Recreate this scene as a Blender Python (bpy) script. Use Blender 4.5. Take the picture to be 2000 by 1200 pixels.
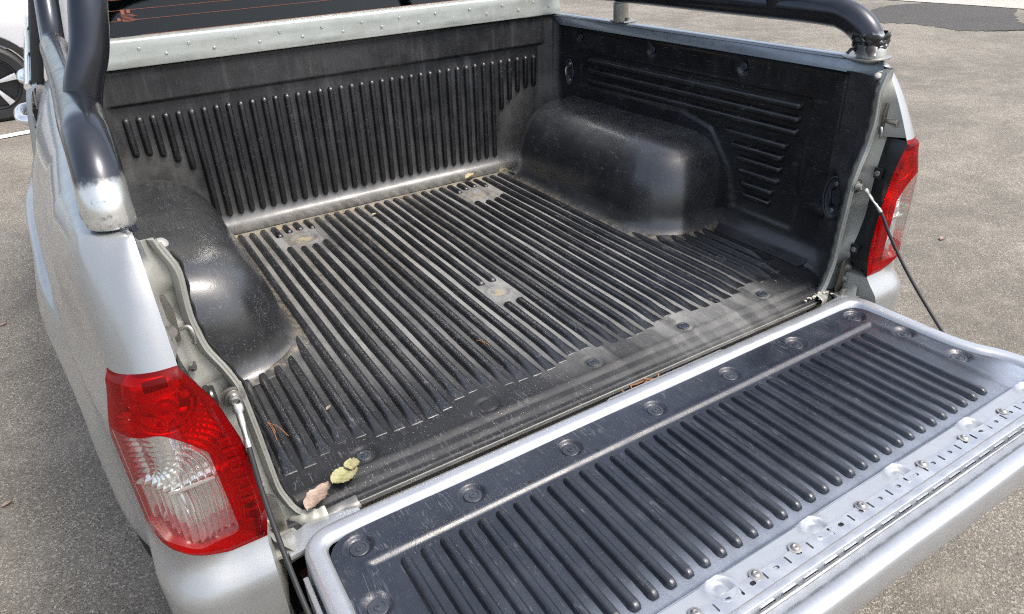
import bpy, bmesh, math, random
import numpy as np
from mathutils import Vector, Matrix
random.seed(7); rng = np.random.default_rng(7)
R = math.radians
for o in list(bpy.data.objects): bpy.data.objects.remove(o)
SC = bpy.context.scene
COL = SC.collection

# ------------------------------------------------------------ camera, sky, sun
cd = bpy.data.cameras.new('camera'); cam = bpy.data.objects.new('camera', cd); COL.objects.link(cam)
cam.location = (-0.74599, -0.86820, 0.81698)
cam.rotation_euler = (1.0574339, 0.0434115, -0.5525189)
cd.sensor_width = 36; cd.lens = 36*1368.2576/2000; cd.clip_start = .02; cd.clip_end = 800
SC.camera = cam
SUN_EL, SUN_AZ = 60, 140          # azimuth clockwise from +Y
W = bpy.data.worlds.new('World'); SC.world = W; W.use_nodes = True
wt = W.node_tree; bg = wt.nodes['Background']
sky = wt.nodes.new('ShaderNodeTexSky'); sky.sky_type = 'NISHITA'; sky.sun_disc = False
sky.sun_elevation = R(SUN_EL); sky.sun_rotation = R(SUN_AZ)
sky.dust_density = 4.0; sky.air_density = 1.0; sky.ozone_density = 1.0
hs_ = wt.nodes.new('ShaderNodeHueSaturation'); hs_.inputs['Saturation'].default_value = .68   # thin bright haze takes most of the blue out
wt.links.new(sky.outputs[0], hs_.inputs['Color']); wt.links.new(hs_.outputs[0], bg.inputs[0]); bg.inputs[1].default_value = .15
sd = bpy.data.lights.new('sun', 'SUN'); sd.energy = 1.05; sd.angle = R(12); sd.color = (1, .95, .87)
sun = bpy.data.objects.new('sun', sd); COL.objects.link(sun)
sdir = Vector((math.sin(R(SUN_AZ))*math.cos(R(SUN_EL)), math.cos(R(SUN_AZ))*math.cos(R(SUN_EL)), math.sin(R(SUN_EL))))
sun.rotation_euler = sdir.to_track_quat('Z', 'Y').to_euler(); sun.location = sdir*20
vs = SC.view_settings; vs.view_transform = 'Standard'; vs.look = 'None'; vs.gamma = 1; vs.exposure = 1.15
SC.cycles.use_denoising = False; SC.cycles.use_adaptive_sampling = False; SC.cycles.filter_width = 1.15; SC.cycles.max_bounces = 8; SC.cycles.sample_clamp_indirect = 4; SC.cycles.caustics_reflective = False
try: vs.use_curve_mapping = False
except Exception: pass

# ------------------------------------------------------------ material helpers
class NT:
    def __init__(s, name):
        s.m = bpy.data.materials.new(name); s.m.use_nodes = True; s.t = s.m.node_tree; s.n = s.t.nodes; s.l = s.t.links
        s.b = s.n['Principled BSDF']; s.out = s.n['Material Output']
        g = s.n.new('ShaderNodeNewGeometry'); s.pos = g.outputs['Position']; s.nrm = g.outputs['Normal']; s.geo = g
    def link(s, a, b): s.l.new(a, b)
    def put(s, sock, v):
        if isinstance(v, bpy.types.NodeSocket): s.l.new(v, sock)
        elif isinstance(v, (tuple, list)) and len(v) == 3 and sock.type == 'RGBA': sock.default_value = (*v, 1)
        else: sock.default_value = v
    def set(s, **k):
        for a, v in k.items(): s.put(s.b.inputs[a.replace('_', ' ')], v)
        return s
    def map(s, scale=(1, 1, 1), rot=(0, 0, 0), vec=None, loc=(0, 0, 0)):
        n = s.n.new('ShaderNodeMapping'); s.l.new(vec or s.pos, n.inputs[0])
        n.inputs['Scale'].default_value = scale; n.inputs['Rotation'].default_value = rot; n.inputs['Location'].default_value = loc
        return n.outputs[0]
    def noise(s, scale, detail=3, rough=.55, vec=None, dist=0):
        n = s.n.new('ShaderNodeTexNoise'); s.l.new(vec or s.pos, n.inputs['Vector'])
        n.inputs['Scale'].default_value = scale; n.inputs['Detail'].default_value = detail
        n.inputs['Roughness'].default_value = rough; n.inputs['Distortion'].default_value = dist
        return n.outputs[0]
    def voro(s, scale, vec=None, feature='F1', out='Distance', rnd=1):
        n = s.n.new('ShaderNodeTexVoronoi'); n.feature = feature; s.l.new(vec or s.pos, n.inputs['Vector'])
        n.inputs['Scale'].default_value = scale; n.inputs['Randomness'].default_value = rnd
        return n.outputs[out]
    def ramp(s, fac, *stops):
        n = s.n.new('ShaderNodeMapRange'); s.l.new(fac, n.inputs[0])
        n.inputs[1].default_value, n.inputs[2].default_value, n.inputs[3].default_value, n.inputs[4].default_value = stops
        n.interpolation_type = 'SMOOTHSTEP'
        return n.outputs[0]
    def math(s, op, a, b=0.0, clamp=False):
        n = s.n.new('ShaderNodeMath'); n.operation = op; n.use_clamp = clamp
        s.put(n.inputs[0], a); s.put(n.inputs[1], b); return n.outputs[0]
    def mix(s, f, a, b):
        n = s.n.new('ShaderNodeMix'); n.data_type = 'RGBA'
        s.put(n.inputs[0], f); s.put(n.inputs[6], a); s.put(n.inputs[7], b); return n.outputs[2]
    def attr(s, name):
        n = s.n.new('ShaderNodeAttribute'); n.attribute_name = name; return n.outputs['Fac']
    def bump(s, h, strength=.3, dist=.001, nrm=None):
        n = s.n.new('ShaderNodeBump'); n.inputs['Strength'].default_value = strength; n.inputs['Distance'].default_value = dist
        s.l.new(h, n.inputs['Height'])
        if nrm: s.l.new(nrm, n.inputs['Normal'])
        return n.outputs[0]
    def scratch(s, rot, scale, lo=.0, hi=.014, mask=None):
        # thin straight-ish scratches: zero crossings of a strongly stretched noise, broken up by a second one
        scale *= 2.2; v = s.map(scale=(scale, scale*.055, scale), rot=(0, 0, R(rot)))
        n = s.noise(1, 1.5, .5, v, .25)
        a = s.math('ABSOLUTE', s.math('SUBTRACT', n, .5))
        line = s.ramp(a, lo, hi, 1, 0)
        brk = s.ramp(s.noise(scale*.16, 2, .5, s.map(loc=(rot, 3, 1))), .56, .62, 0, 1)
        return s.math('MULTIPLY', line, brk)

def plastic(name, dust=0, streak=0, glare=0, base=(.011, .0115, .013), rough=.36, grain=1.0, specks=.5, scr=.5, coat=.25, spec=.62):
    t = NT(name)
    big = t.noise(6, 4, .6); mid = t.noise(45, 4, .6)
    c = t.mix(t.ramp(big, .35, .7, 0, 1), base, tuple(v*1.7 for v in base))
    # scuffs and white dust specks
    if scr:
        s1 = t.scratch(25, 60); s2 = t.scratch(-40, 75); s3 = t.scratch(80, 50)
        sm = t.math('MULTIPLY', t.math('MAXIMUM', t.math('MAXIMUM', s1, s2), s3), scr, True)
        c = t.mix(sm, c, (.16, .165, .18))
    if streak:   # dry water runs down the walls
        v = t.map(scale=(38, 38, 2.2)); st = t.ramp(t.noise(1, 3, .6, v), .45, .75, 0, streak)
        sn = t.n.new('ShaderNodeSeparateXYZ'); t.link(t.nrm, sn.inputs[0])
        st = t.math('MULTIPLY', st, t.ramp(t.noise(7, 3), .35, .65, .15, 1)); st = t.math('MULTIPLY', st, t.ramp(t.math('ABSOLUTE', sn.outputs[1]), .6, .9, .12, 1))
        c = t.mix(st, c, (.11, .11, .115))
    if dust:
        g = t.math('MULTIPLY', t.attr('dust_grey'), t.ramp(t.noise(16, 5, .65, t.map(scale=(1, .35, 1))), .3, .62, .45, 1.05), True)
        c = t.mix(g, c, (.27, .27, .258))
        d = t.math('MULTIPLY', t.attr('dust_tan'), t.ramp(t.noise(40, 5, .7), .38, .62, .1, 1.1), True)
        c = t.mix(d, c, (.33, .28, .19))
    if specks:
        vd = t.voro(420, out='Distance'); vc = t.voro(420, out='Color')
        sep = t.n.new('ShaderNodeSeparateColor'); t.link(vc, sep.inputs[0])
        sel = t.ramp(sep.outputs[0], .955, .965, 0, 1)
        sp = t.math('MULTIPLY', t.ramp(vd, .14, .34, 1, 0), sel)
        sp = t.math('MULTIPLY', sp, t.math('MULTIPLY', t.ramp(t.noise(9, 4), .38, .62, .15, 1), specks), True)
        c = t.mix(sp, c, (.5, .48, .43))
    if glare:   # blue-white sky glare painted into the outer border of the tailgate liner
        f = t.math('MULTIPLY', t.attr('glare_tint'), t.ramp(t.noise(30, 5, .7, t.map(scale=(1, .5, 1))), .3, .7, .7, 1.0), True)
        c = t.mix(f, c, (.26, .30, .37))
    gr = t.noise(430, 3, .65)
    h = t.math('ADD', t.math('MULTIPLY', gr, .6), t.math('MULTIPLY', mid, .8))
    b = t.bump(h, .60*grain, .0014)
    r = t.ramp(t.noise(12, 5, .65), .3, .7, rough-.08, rough+.16)
    if streak:
        r = t.math('SUBTRACT', r, t.math('MULTIPLY', t.ramp(t.math('ABSOLUTE', sn.outputs[1]), .85, .5, 0, 1), .07), True)
    if dust: r = t.math('ADD', r, t.math('MULTIPLY', t.attr('dust_grey'), .3), True)
    t.set(Base_Color=c, Roughness=r, Normal=b, Specular_IOR_Level=spec, Coat_Weight=coat, Coat_Roughness=.16, Coat_Normal=t.bump(gr, .25, .0008))
    return t.m

def paint(name, col=(.36, .37, .37), rough=.34, metal=.55, dirt=.10, coat=.6, dcol=(.24, .22, .17)):
    t = NT(name)
    c = t.mix(t.ramp(t.noise(3, 3), .3, .7, 0, .25), col, tuple(v*.85 for v in col))
    g = t.ramp(t.noise(30, 6, .75), .56, .75, 0, dirt)
    c = t.mix(g, c, dcol)
    sp = t.math('MULTIPLY', t.ramp(t.voro(160), .05, .12, 1, 0), t.ramp(t.noise(11, 3), .5, .65, 0, dirt))
    c = t.mix(sp, c, (.2, .17, .12))
    t.set(Base_Color=c, Metallic=metal, Roughness=t.ramp(t.noise(25, 5, .7), .3, .7, rough-.05, rough+.12),
          Coat_Weight=coat, Coat_Roughness=.08)
    return t.m

def metal(name, col=(.6, .6, .58), rough=.3, dirt=.2, dcol=(.15, .12, .09), streak=0):
    t = NT(name)
    c = t.mix(t.ramp(t.noise(20, 6, .7), .45, .72, 0, dirt), col, dcol)
    if streak:
        c = t.mix(t.ramp(t.noise(1, 5, .7, t.map(scale=(9, 9, 30))), .4, .7, 0, streak), c, (.25, .27, .25))
        c = t.mix(t.ramp(t.noise(60, 3, .7), .55, .7, 0, streak*.6), c, (.52, .53, .50))
    t.set(Base_Color=c, Metallic=.9 if not streak else .45, Roughness=t.ramp(t.noise(30, 5), .3, .7, rough-.06, rough+.15),
          Normal=t.bump(t.noise(120, 3), .05, .0008))
    return t.m

def plain(name, col, rough=.6, metal_=0, **k):
    t = NT(name)
    c = t.mix(t.ramp(t.noise(30, 4, .6), .35, .7, 0, .5), col, tuple(v*.65 for v in col))
    t.set(Base_Color=c, Roughness=rough, Metallic=metal_, **k); return t.m

M = {}
M['floor'] = plastic('liner_floor_plastic', coat=.0, spec=.34, dust=1, specks=1.0, scr=.5, rough=.44)
M['wall'] = plastic('liner_wall_plastic', coat=.28, dust=1, streak=.5, specks=.25, scr=.4, rough=.27, base=(.006, .0065, .0085), grain=.4)
M['rib'] = plastic('liner_rib_plastic', specks=.6, scr=.6, rough=.33, base=(.008, .0083, .0095), grain=.8)
M['arch'] = plastic('liner_arch_plastic', coat=.6, dust=1, specks=.8, scr=.6, rough=.25, grain=.55)
M['gate_liner'] = plastic('tailgate_liner_plastic', glare=1, base=(.010, .013, .020), specks=.35, scr=.45, rough=.33)
M['gate_rib'] = plastic('tailgate_rib_plastic', base=(.010, .0125, .018), specks=.3, scr=.3, rough=.30, grain=.7)
M['screw'] = plastic('screw_cap_plastic', base=(.022, .026, .034), specks=0, scr=0, rough=.4)
M['silver'] = paint('silver_paint')
M['gate_silver'] = paint('tailgate_silver_paint', (.42, .44, .46), dirt=.10)
M['jamb'] = paint('pillar_jamb_paint', (.36, .36, .32), dirt=.45, coat=.2, rough=.42, metal=.35)
M['rail'] = paint('side_rail_paint', (.27, .30, .33), dirt=.2, rough=.3)
M['steel'] = metal('zinc_steel', (.42, .41, .38), .34, .5)
M['chrome'] = metal('bright_chrome', (.85, .85, .85), .06, 0)
M['plate'] = metal('galvanised_plate', (.42, .44, .41), .30, .03, streak=.35)
M['strip'] = metal('perforated_strip_metal', (.44, .46, .485), .38, .10, (.3,.27,.2))
M['worn'] = metal('worn_dark_steel', (.20, .19, .17), .4, .6)
M['dark'] = plain('dark_void', (.008, .008, .008), .8)
M['rubber'] = plain('black_rubber', (.018, .018, .018), .55)
M['housing'] = plain('lamp_housing_black', (.016, .018, .02), .32)
M['rust'] = plain('rusty_metal', (.13, .06, .03), .85)
M['hose'] = plain('conduit_hose_plastic', (.17, .15, .10), .6)
M['shelf'] = paint('tailgate_shelf_glare', (.34, .36, .385), dirt=.35, rough=.38, metal=.4, coat=.2, dcol=(.13,.14,.16))  # bright silver-blue colour stands for sky glare on the liner lip

def bar_mat():
    t = NT('worn_roll_bar_coating')
    # dark coating rubbed through to bright steel around the rear feet
    sx = t.n.new('ShaderNodeSeparateXYZ'); t.link(t.pos, sx.inputs[0])
    z = t.ramp(sx.outputs['Z'], .590, .515, 0, 1); y = t.ramp(sx.outputs['Y'], .30, .10, 0, 1)
    w = t.math('MULTIPLY', t.math('MULTIPLY', z, y), 1.0)
    w2 = t.ramp(t.math('ADD', w, t.math('SUBTRACT', t.noise(22, 6, .7), .5)), .3, .62, 0, 1)
    c = t.mix(t.ramp(t.noise(5, 4, .6), .35, .7, 0, 1), (.028, .032, .041), (.050, .053, .062))
    c = t.mix(w2, c, (.62, .63, .60))
    c = t.mix(t.math('MULTIPLY', w2, t.ramp(t.noise(70, 5, .75), .56, .70, 0, .6)), c, (.05, .05, .05))
    t.set(Base_Color=c, Metallic=.75, Roughness=t.ramp(t.noise(18, 5, .7), .3, .7, .2, .36), Coat_Weight=.3, Coat_Roughness=.1,
          Normal=t.bump(t.noise(300, 2), .05, .0005)); return t.m
M['bar'] = bar_mat()

def lens_mat():
    t = NT('tail_lamp_lens')
    tr = t.n.new('ShaderNodeBsdfTransparent'); gl = t.n.new('ShaderNodeBsdfGlossy'); mx = t.n.new('ShaderNodeMixShader'); fr = t.n.new('ShaderNodeFresnel')
    ed = t.attr('clear_zone')
    k = t.ramp(ed, -.0008, .0008, 0, 1)
    t.put(tr.inputs[0], t.mix(k, (.80, .006, .006), (.93, .93, .92)))
    gl.inputs['Roughness'].default_value = .05; fr.inputs[0].default_value = 1.42
    df = t.n.new('ShaderNodeBsdfDiffuse'); t.put(df.inputs[0], t.mix(k, (.50, .004, .006), (.6, .6, .58)))
    m2 = t.n.new('ShaderNodeMixShader'); m2.inputs[0].default_value = .22
    t.put(m2.inputs[0], t.mix(k, (.16, .16, .16), (.05, .05, .05)))
    t.link(tr.outputs[0], m2.inputs[1]); t.link(df.outputs[0], m2.inputs[2])
    t.link(t.math('MULTIPLY', fr.outputs[0], .55), mx.inputs[0]); t.link(m2.outputs[0], mx.inputs[1]); t.link(gl.outputs[0], mx.inputs[2])
    t.link(mx.outputs[0], t.out.inputs[0]); return t.m
M['lens'] = lens_mat()
t = NT('lamp_reflector'); t.set(Base_Color=(.88, .88, .85), Metallic=.75, Roughness=.10); M['reflector'] = t.m
M['redplastic'] = plain('red_lamp_plastic', (.55, .01, .012), .25)

def glass_mat():
    t = NT('rear_window_glass')
    tr = t.n.new('ShaderNodeBsdfTransparent'); gl = t.n.new('ShaderNodeBsdfGlossy'); mx = t.n.new('ShaderNodeMixShader'); fr = t.n.new('ShaderNodeFresnel')
    tr.inputs[0].default_value = (.35, .38, .37, 1); gl.inputs['Roughness'].default_value = .04; fr.inputs[0].default_value = 1.45
    gl.inputs[0].default_value = (.75, .78, .78, 1)
    t.link(fr.outputs[0], mx.inputs[0]); t.link(tr.outputs[0], mx.inputs[1]); t.link(gl.outputs[0], mx.inputs[2])
    t.link(mx.outputs[0], t.out.inputs[0]); return t.m
M['glass'] = glass_mat()

def asphalt_mat(name, c1, c2, wear=1):
    t = NT(name)
    col = t.voro(205, out='Color'); sep = t.n.new('ShaderNodeSeparateColor'); t.link(col, sep.inputs[0])
    fine = t.noise(250, 5, .8)
    c = t.mix(t.ramp(fine, .35, .66, 0, 1), c1, c2)
    c = t.mix(t.ramp(sep.outputs[0], .74, .96, 0, .75), c, tuple(min(1, v*1.75) for v in c2))
    c = t.mix(t.ramp(sep.outputs[1], .86, .97, 0, .7), c, tuple(v*.45 for v in c1))
    c = t.mix(t.ramp(t.noise(.8, 6, .65), .38, .66, 0, .55*wear), c, tuple(v*.72 for v in c1))
    c = t.mix(t.ramp(t.noise(5.5, 5, .7), .45, .75, 0, .45*wear), c, tuple(v*1.15 for v in c2))
    h = t.math('ADD', t.math('MULTIPLY', t.voro(200), -1.0), fine)
    t.set(Base_Color=c, Roughness=.88, Normal=t.bump(h, .8, .0035)); return t.m
M['asphalt'] = asphalt_mat('old_asphalt', (.125, .111, .090), (.275, .248, .203))
M['patch'] = asphalt_mat('fresh_asphalt_patch', (.040, .037, .033), (.085, .080, .072), .4)
M['concrete'] = asphalt_mat('pale_concrete', (.36, .33, .28), (.48, .45, .40), .5)
t = NT('worn_road_paint'); t.set(Base_Color=t.mix(t.ramp(t.noise(60, 5, .75), .5, .66, 0, .8), (.72, .71, .68), (.2, .19, .17)), Roughness=.7); M['line'] = t.m

# ------------------------------------------------------------ mesh helpers
def link(name, me, mat, parent=None, smooth=True):
    o = bpy.data.objects.new(name, me); COL.objects.link(o)
    if mat is not None and not me.materials: me.materials.append(mat)
    if parent is not None: o.parent = parent
    if smooth is not None and len(me.polygons):
        me.polygons.foreach_set('use_smooth', [bool(smooth)]*len(me.polygons))
    return o
def mesh(name, V, F, mat, parent=None, smooth=True, recalc=False, angle=None):
    me = bpy.data.meshes.new(name); me.from_pydata([tuple(map(float, v)) for v in V], [], F); me.update()
    if recalc:
        b = bmesh.new(); b.from_mesh(me); bmesh.ops.recalc_face_normals(b, faces=b.faces[:]); b.to_mesh(me); b.free()
    o = link(name, me, mat, parent, smooth)
    if angle is not None:
        try: me.set_sharp_from_angle(angle=R(angle))
        except Exception: pass
    return o
def gridfaces(n, m, closed=False, off=0):
    F = []
    for i in range(n-1):
        for j in range(m if closed else m-1):
            k = (j+1) % m
            F.append((off+i*m+j, off+i*m+k, off+(i+1)*m+k, off+(i+1)*m+j))
    return F
def grid(name, rows, mat, parent=None, closed=False, smooth=True, angle=None, flip=False):
    n, m = len(rows), len(rows[0]); V = [p for r in rows for p in r]
    F = gridfaces(n, m, closed)
    if flip: F = [f[::-1] for f in F]
    return mesh(name, V, F, mat, parent, smooth, False, angle)
def add_attr(o, name, vals):
    a = o.data.attributes.new(name, 'FLOAT', 'POINT'); a.data.foreach_set('value', np.asarray(vals, dtype=np.float32))
def catmull(P, n=8):
    P = [np.array(p, float) for p in P]; P = [2*P[0]-P[1]]+P+[2*P[-1]-P[-2]]; out = []
    for i in range(1, len(P)-2):
        for k in range(n):
            t = k/n; a, b, c, d = P[i-1], P[i], P[i+1], P[i+2]
            out.append(.5*((2*b)+(-a+c)*t+(2*a-5*b+4*c-d)*t*t+(-a+3*b-3*c+d)*t**3))
    out.append(P[-2]); return out
def tube_geo(P, rad, seg=16, cap=True, flat=None):
    P = [np.array(p, float) for p in P]; n = len(P)
    rad = [rad]*n if np.isscalar(rad) else list(rad)
    V, F = [], []; up = None
    for i in range(n):
        d = P[min(i+1, n-1)]-P[max(i-1, 0)]; d /= np.linalg.norm(d)+1e-12
        if up is None:
            up = np.array([0, 0, 1.]) if abs(d[2]) < .9 else np.array([1., 0, 0])
        up = up-d*(up@d); up /= np.linalg.norm(up); sd_ = np.cross(d, up)
        fl = (1, 1) if flat is None else flat[i]
        for k in range(seg):
            a = 2*math.pi*k/seg; V.append(P[i]+rad[i]*(math.cos(a)*sd_*fl[0]+math.sin(a)*up*fl[1]))
    F = gridfaces(n, seg, True)
    if cap: F += [tuple(range(seg))[::-1], tuple(range((n-1)*seg, n*seg))]
    return V, F
def tube(name, P, rad, mat, parent=None, seg=16, flat=None):
    V, F = tube_geo(P, rad, seg, True, flat); return mesh(name, V, F, mat, parent, True, True, 50)
def box_geo(c, s):
    x, y, z = c; a, b, d = s[0]/2, s[1]/2, s[2]/2
    V = [(x+i*a, y+j*b, z+k*d) for i in (-1, 1) for j in (-1, 1) for k in (-1, 1)]
    F = [(0, 1, 3, 2), (4, 6, 7, 5), (0, 4, 5, 1), (2, 3, 7, 6), (0, 2, 6, 4), (1, 5, 7, 3)]
    return V, F
def bevelled(name, V, F, mat, parent=None, w=.002, seg=2, smooth=True):
    me = bpy.data.meshes.new(name); b = bmesh.new()
    vs_ = [b.verts.new(tuple(map(float, v))) for v in V]
    for f in F: b.faces.new([vs_[i] for i in f])
    bmesh.ops.recalc_face_normals(b, faces=b.faces[:])
    if w: bmesh.ops.bevel(b, geom=b.edges[:], offset=w, segments=seg, affect='EDGES', profile=.6)
    b.to_mesh(me); b.free(); o = link(name, me, mat, parent, smooth)
    try: me.set_sharp_from_angle(angle=R(40))
    except Exception: pass
    return o
def box(name, c, s, mat, parent=None, w=.002): V, F = box_geo(c, s); return bevelled(name, V, F, mat, parent, w)
def prism(name, poly, d0, d1, mat, parent=None, axis='z', w=.0015):
    # poly: list of 2-D points, extruded along axis between d0 and d1
    def P(p, d): return {'z': (p[0], p[1], d), 'y': (p[0], d, p[1]), 'x': (d, p[0], p[1])}[axis]
    n = len(poly); V = [P(p, d0) for p in poly]+[P(p, d1) for p in poly]
    F = [tuple(range(n)), tuple(range(n, 2*n))]+[(i, (i+1) % n, n+(i+1) % n, n+i) for i in range(n)]
    return bevelled(name, V, F, mat, parent, w)
def lathe_geo(prof, seg=24, origin=(0, 0, 0), axis=(0, 0, 1)):
    q = Vector(axis).to_track_quat('Z', 'Y').to_matrix(); V = []
    for r, h in prof:
        for k in range(seg):
            a = 2*math.pi*k/seg; v = q @ Vector((r*math.cos(a), r*math.sin(a), h)); V.append((v.x+origin[0], v.y+origin[1], v.z+origin[2]))
    n = len(prof); F = gridfaces(n, seg, True)+[tuple(range((n-1)*seg, n*seg))]
    return V, F
def lathe(name, prof, origin, axis, mat, parent=None, seg=24):
    V, F = lathe_geo(prof, seg, origin, axis); return mesh(name, V, F, mat, parent, True, False, 35)
def join_geo(L):
    V, F = [], []
    for v, f in L:
        o = len(V); V += list(v); F += [tuple(i+o for i in q) for q in f]
    return V, F
def smooth01(a, b, x):
    t = np.clip((x-a)/(b-a), 0, 1); return t*t*(3-2*t)
def interp(x, tab):
    xs, ys = zip(*tab); return float(np.interp(x, xs, ys))
def empty(name, loc, label, cat, group=None):
    o = bpy.data.objects.new(name, None); COL.objects.link(o); o.location = loc; o.empty_display_size = .1
    o['label'] = label; o['category'] = cat
    if group: o['group'] = group
    return o
def tag(o, label, cat, group=None):
    o['label'] = label; o['category'] = cat
    if group: o['group'] = group
    return o

# ------------------------------------------------------------ ground
GZ = -.70
def sheet(name, pts, z, mat):
    o = mesh(name, [(x, y, z) for x, y in pts], [tuple(range(len(pts)))], mat, None, False); o['kind'] = 'structure'; return o
sheet('ground', [(-90, -60), (120, -60), (120, 220), (-90, 220)], GZ, M['asphalt'])
def blob(c, rx, ry, n=40, rot=0, amp=.12):
    ph = rng.uniform(0, 6.28, 6); o = []
    for k in range(n):
        a = 2*math.pi*k/n; r = 1+amp*sum(math.sin((j+2)*a+ph[j])/(j+1.5) for j in range(6))
        x, y = rx*r*math.cos(a), ry*r*math.sin(a); o.append((c[0]+x*math.cos(rot)-y*math.sin(rot), c[1]+x*math.sin(rot)+y*math.cos(rot)))
    return o
_pp = [(9.0, 3.75), (9.35, 3.55), (9.75, 3.9), (10.3, 4.25), (11.3, 4.75), (11.7, 5.3), (11.0, 5.8), (10.4, 6.1), (9.6, 5.95), (9.05, 5.6), (8.75, 5.35), (8.9, 4.7), (8.75, 4.1)]
_pq = catmull(_pp+[_pp[0]], 12); sheet('road_patch', [(p[0]+rng.normal(0, .035), p[1]+rng.normal(0, .022)) for p in _pq[:-1]], GZ+.004, M['patch'])
sheet('pale_concrete_ground', [(10.9, 6.9), (11.0, 5.2), (11.0, 4.3), (11.6, 2.5), (40, -6), (40, 60), (-5, 60), (-5, 30)], GZ+.010, M['concrete'])
sheet('parking_line', [(-4.5, 6.03), (-.55, 6.72), (-.57, 6.86), (-4.52, 6.17)], GZ+.008, M['line'])

# ------------------------------------------------------------ pickup truck
T = empty('pickup_truck', (0, 0, 0), 'silver pickup truck with open cargo bed, black bed liner and lowered tailgate', 'pickup truck')

# --- ribs
def rib_mesh(L, w=.0205, h=.0085, rear='round', front='round'):
    # along +Y from 0 (rear) to L (front); moulded into the sheet with a small foot
    key = ('rib', round(L, 3), w, h, rear, front)
    if key in rib_mesh.c: return rib_mesh.c[key]
    st = []
    e = .011
    if rear == 'wedge': st += [(0, .0, 1.08), (.004, .05, 1.12), (.014, .13, 1.12), (.028, .34, 1.08), (.045, .66, 1.03), (.062, .92, 1), (.08, 1, 1)]
    else: st += [(0, .0, .42), (.0015, .38, .62), (.004, .70, .80), (.0075, .92, .94), (e, 1, 1)]
    st += [(L*.35, 1, 1), (L*.65, 1, 1)]
    st += [(L-e, 1, 1), (L-.0075, .92, .94), (L-.004, .70, .80), (L-.0015, .38, .62), (L, .0, .42)]
    prof = [(-1, -.10), (-.93, .02), (-.80, .22), (-.66, .66), (-.52, .90), (-.28, .99), (0, 1), (.28, .99), (.52, .90), (.66, .66), (.80, .22), (.93, .02), (1, -.10)]
    V = []
    for y, hh, ww in st:
        for u, p in prof: V.append((u*w/2*ww, y, h*(p*hh if p > 0 else p)))
    F = gridfaces(len(st), len(prof))
    n = len(prof); F += [tuple(range(n)), tuple(range((len(st)-1)*n, len(st)*n))[::-1]]
    me = bpy.data.meshes.new('rib'); me.from_pydata(V, [], F); me.update()
    b = bmesh.new(); b.from_mesh(me); bmesh.ops.recalc_face_normals(b, faces=b.faces[:]); b.to_mesh(me); b.free()
    me.polygons.foreach_set('use_smooth', [True]*len(me.polygons))
    rib_mesh.c[key] = me; return me
rib_mesh.c = {}
def put_rib(me, mat, parent, M4):
    if not me.materials: me.materials.append(mat)
    o = bpy.data.objects.new('rib', me); COL.objects.link(o); o.parent = parent
    o.matrix_local = M4 @ Matrix.Diagonal((1+random.uniform(-.05, .05), 1, 1+random.uniform(-.10, .08), 1)) @ Matrix.Rotation(random.uniform(-.0012, .0012), 4, 'Z'); return o

# --- bed liner
WH = dict(x0=.497, y0=.452, y1=1.272, H=.238)
def wall_y(z): return 1.3202-.0473*z
PITCH = .03377
XMAX = .752
def floor_z(x, y):
    z = np.zeros_like(x)
    # rear sill: falls away with three long grooves parallel to the tailgate
    z += -.012*smooth01(.070, .012, y)
    z += .0018*np.exp(-((y-.062)/.006)**2)-.0018*np.exp(-((y-.048)/.004)**2)+.0014*np.exp(-((y-.034)/.004)**2)-.0014*np.exp(-((y-.023)/.003)**2)+.0010*np.exp(-((y-.013)/.003)**2)
    z += -.012*smooth01(.014, .003, y)
    # raised drain pans
    for cx, cy, r in ((-.297, 1.103, .047), (.297, 1.103, .047), (0, .470, .036)):
        d = np.hypot((x-cx), (y-cy)*1.0)
        z += .0035*smooth01(r, r-.008, d)-.0075*smooth01(r-.008, r-.016, d)
    for k in range(-2, 3):
        d = np.hypot(x-k*.2515, y-.0891); z += -.0045*smooth01(.027, .018, d)+.003*smooth01(.0165, .0155, d)
    # moulded flare behind each wheel arch
    z += .0008*np.sin(x*21)*np.sin(y*17)
    return z
L_ = empty('bed_liner', (0, 0, 0), '', '') ; del L_['label']; del L_['category']; L_.parent = T
xs = np.linspace(-XMAX, XMAX, 300); ys = np.concatenate([np.linspace(.003, .13, 56), np.linspace(.135, 1.30, 200)])
X, Y = np.meshgrid(xs, ys); Z = floor_z(X, Y)
def arch_dist(x, y):   # signed distance to the wheel-arch footprint (outside > 0)
    ax = np.abs(x); r = .105
    qx = (WH['x0']+r)-ax; y1_ = 1.5; cy = (WH['y0']+y1_)/2; hy = (y1_-WH['y0'])/2-r
    qy = np.abs(y-cy)-hy
    return np.where(qx > 0, np.hypot(qx, np.maximum(qy, 0)), np.maximum(qy, 0))-r
D = arch_dist(X, Y)
Z += .010*smooth01(.035, .0, D)*smooth01(-.02, .0, D)
fl = mesh('floor_panel', np.stack([X.ravel(), Y.ravel(), Z.ravel()], 1), gridfaces(len(ys), len(xs)), M['floor'], L_)
gut = np.floor((X/PITCH+14.5)).astype(int)
gr = rng.uniform(.45, 1.0, 200)[np.clip(gut+60, 0, 199)]
for g in (9, 10, 16, 17): gr[gut == g] *= .35
dg = smooth01(.12, .42, Y+.25*np.sin(X*2.2+.6))*smooth01(.60, .42, np.abs(X-.0))*gr*.95+.02+.08*smooth01(.12, .3, Y)
dg = dg*smooth01(-.03, .10, D+.03)*.9
dg += .05*np.exp(-((Y-.036)/.012)**2)*(.2+.8*np.sin(X*9)**2)*(.4+.6*np.sin(X*41+1)**2)
dt = .75*smooth01(1.19, 1.235, Y)+.6*np.exp(-((D-.012)/.008)**2)*(.35+.65*(np.sin(X*60+Y*43)*np.sin(Y*71-X*29) > -.2))+.30*smooth01(.5, .9, Y)*rng.uniform(0, 1, 200)[np.clip(gut+60, 0, 199)]
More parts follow.
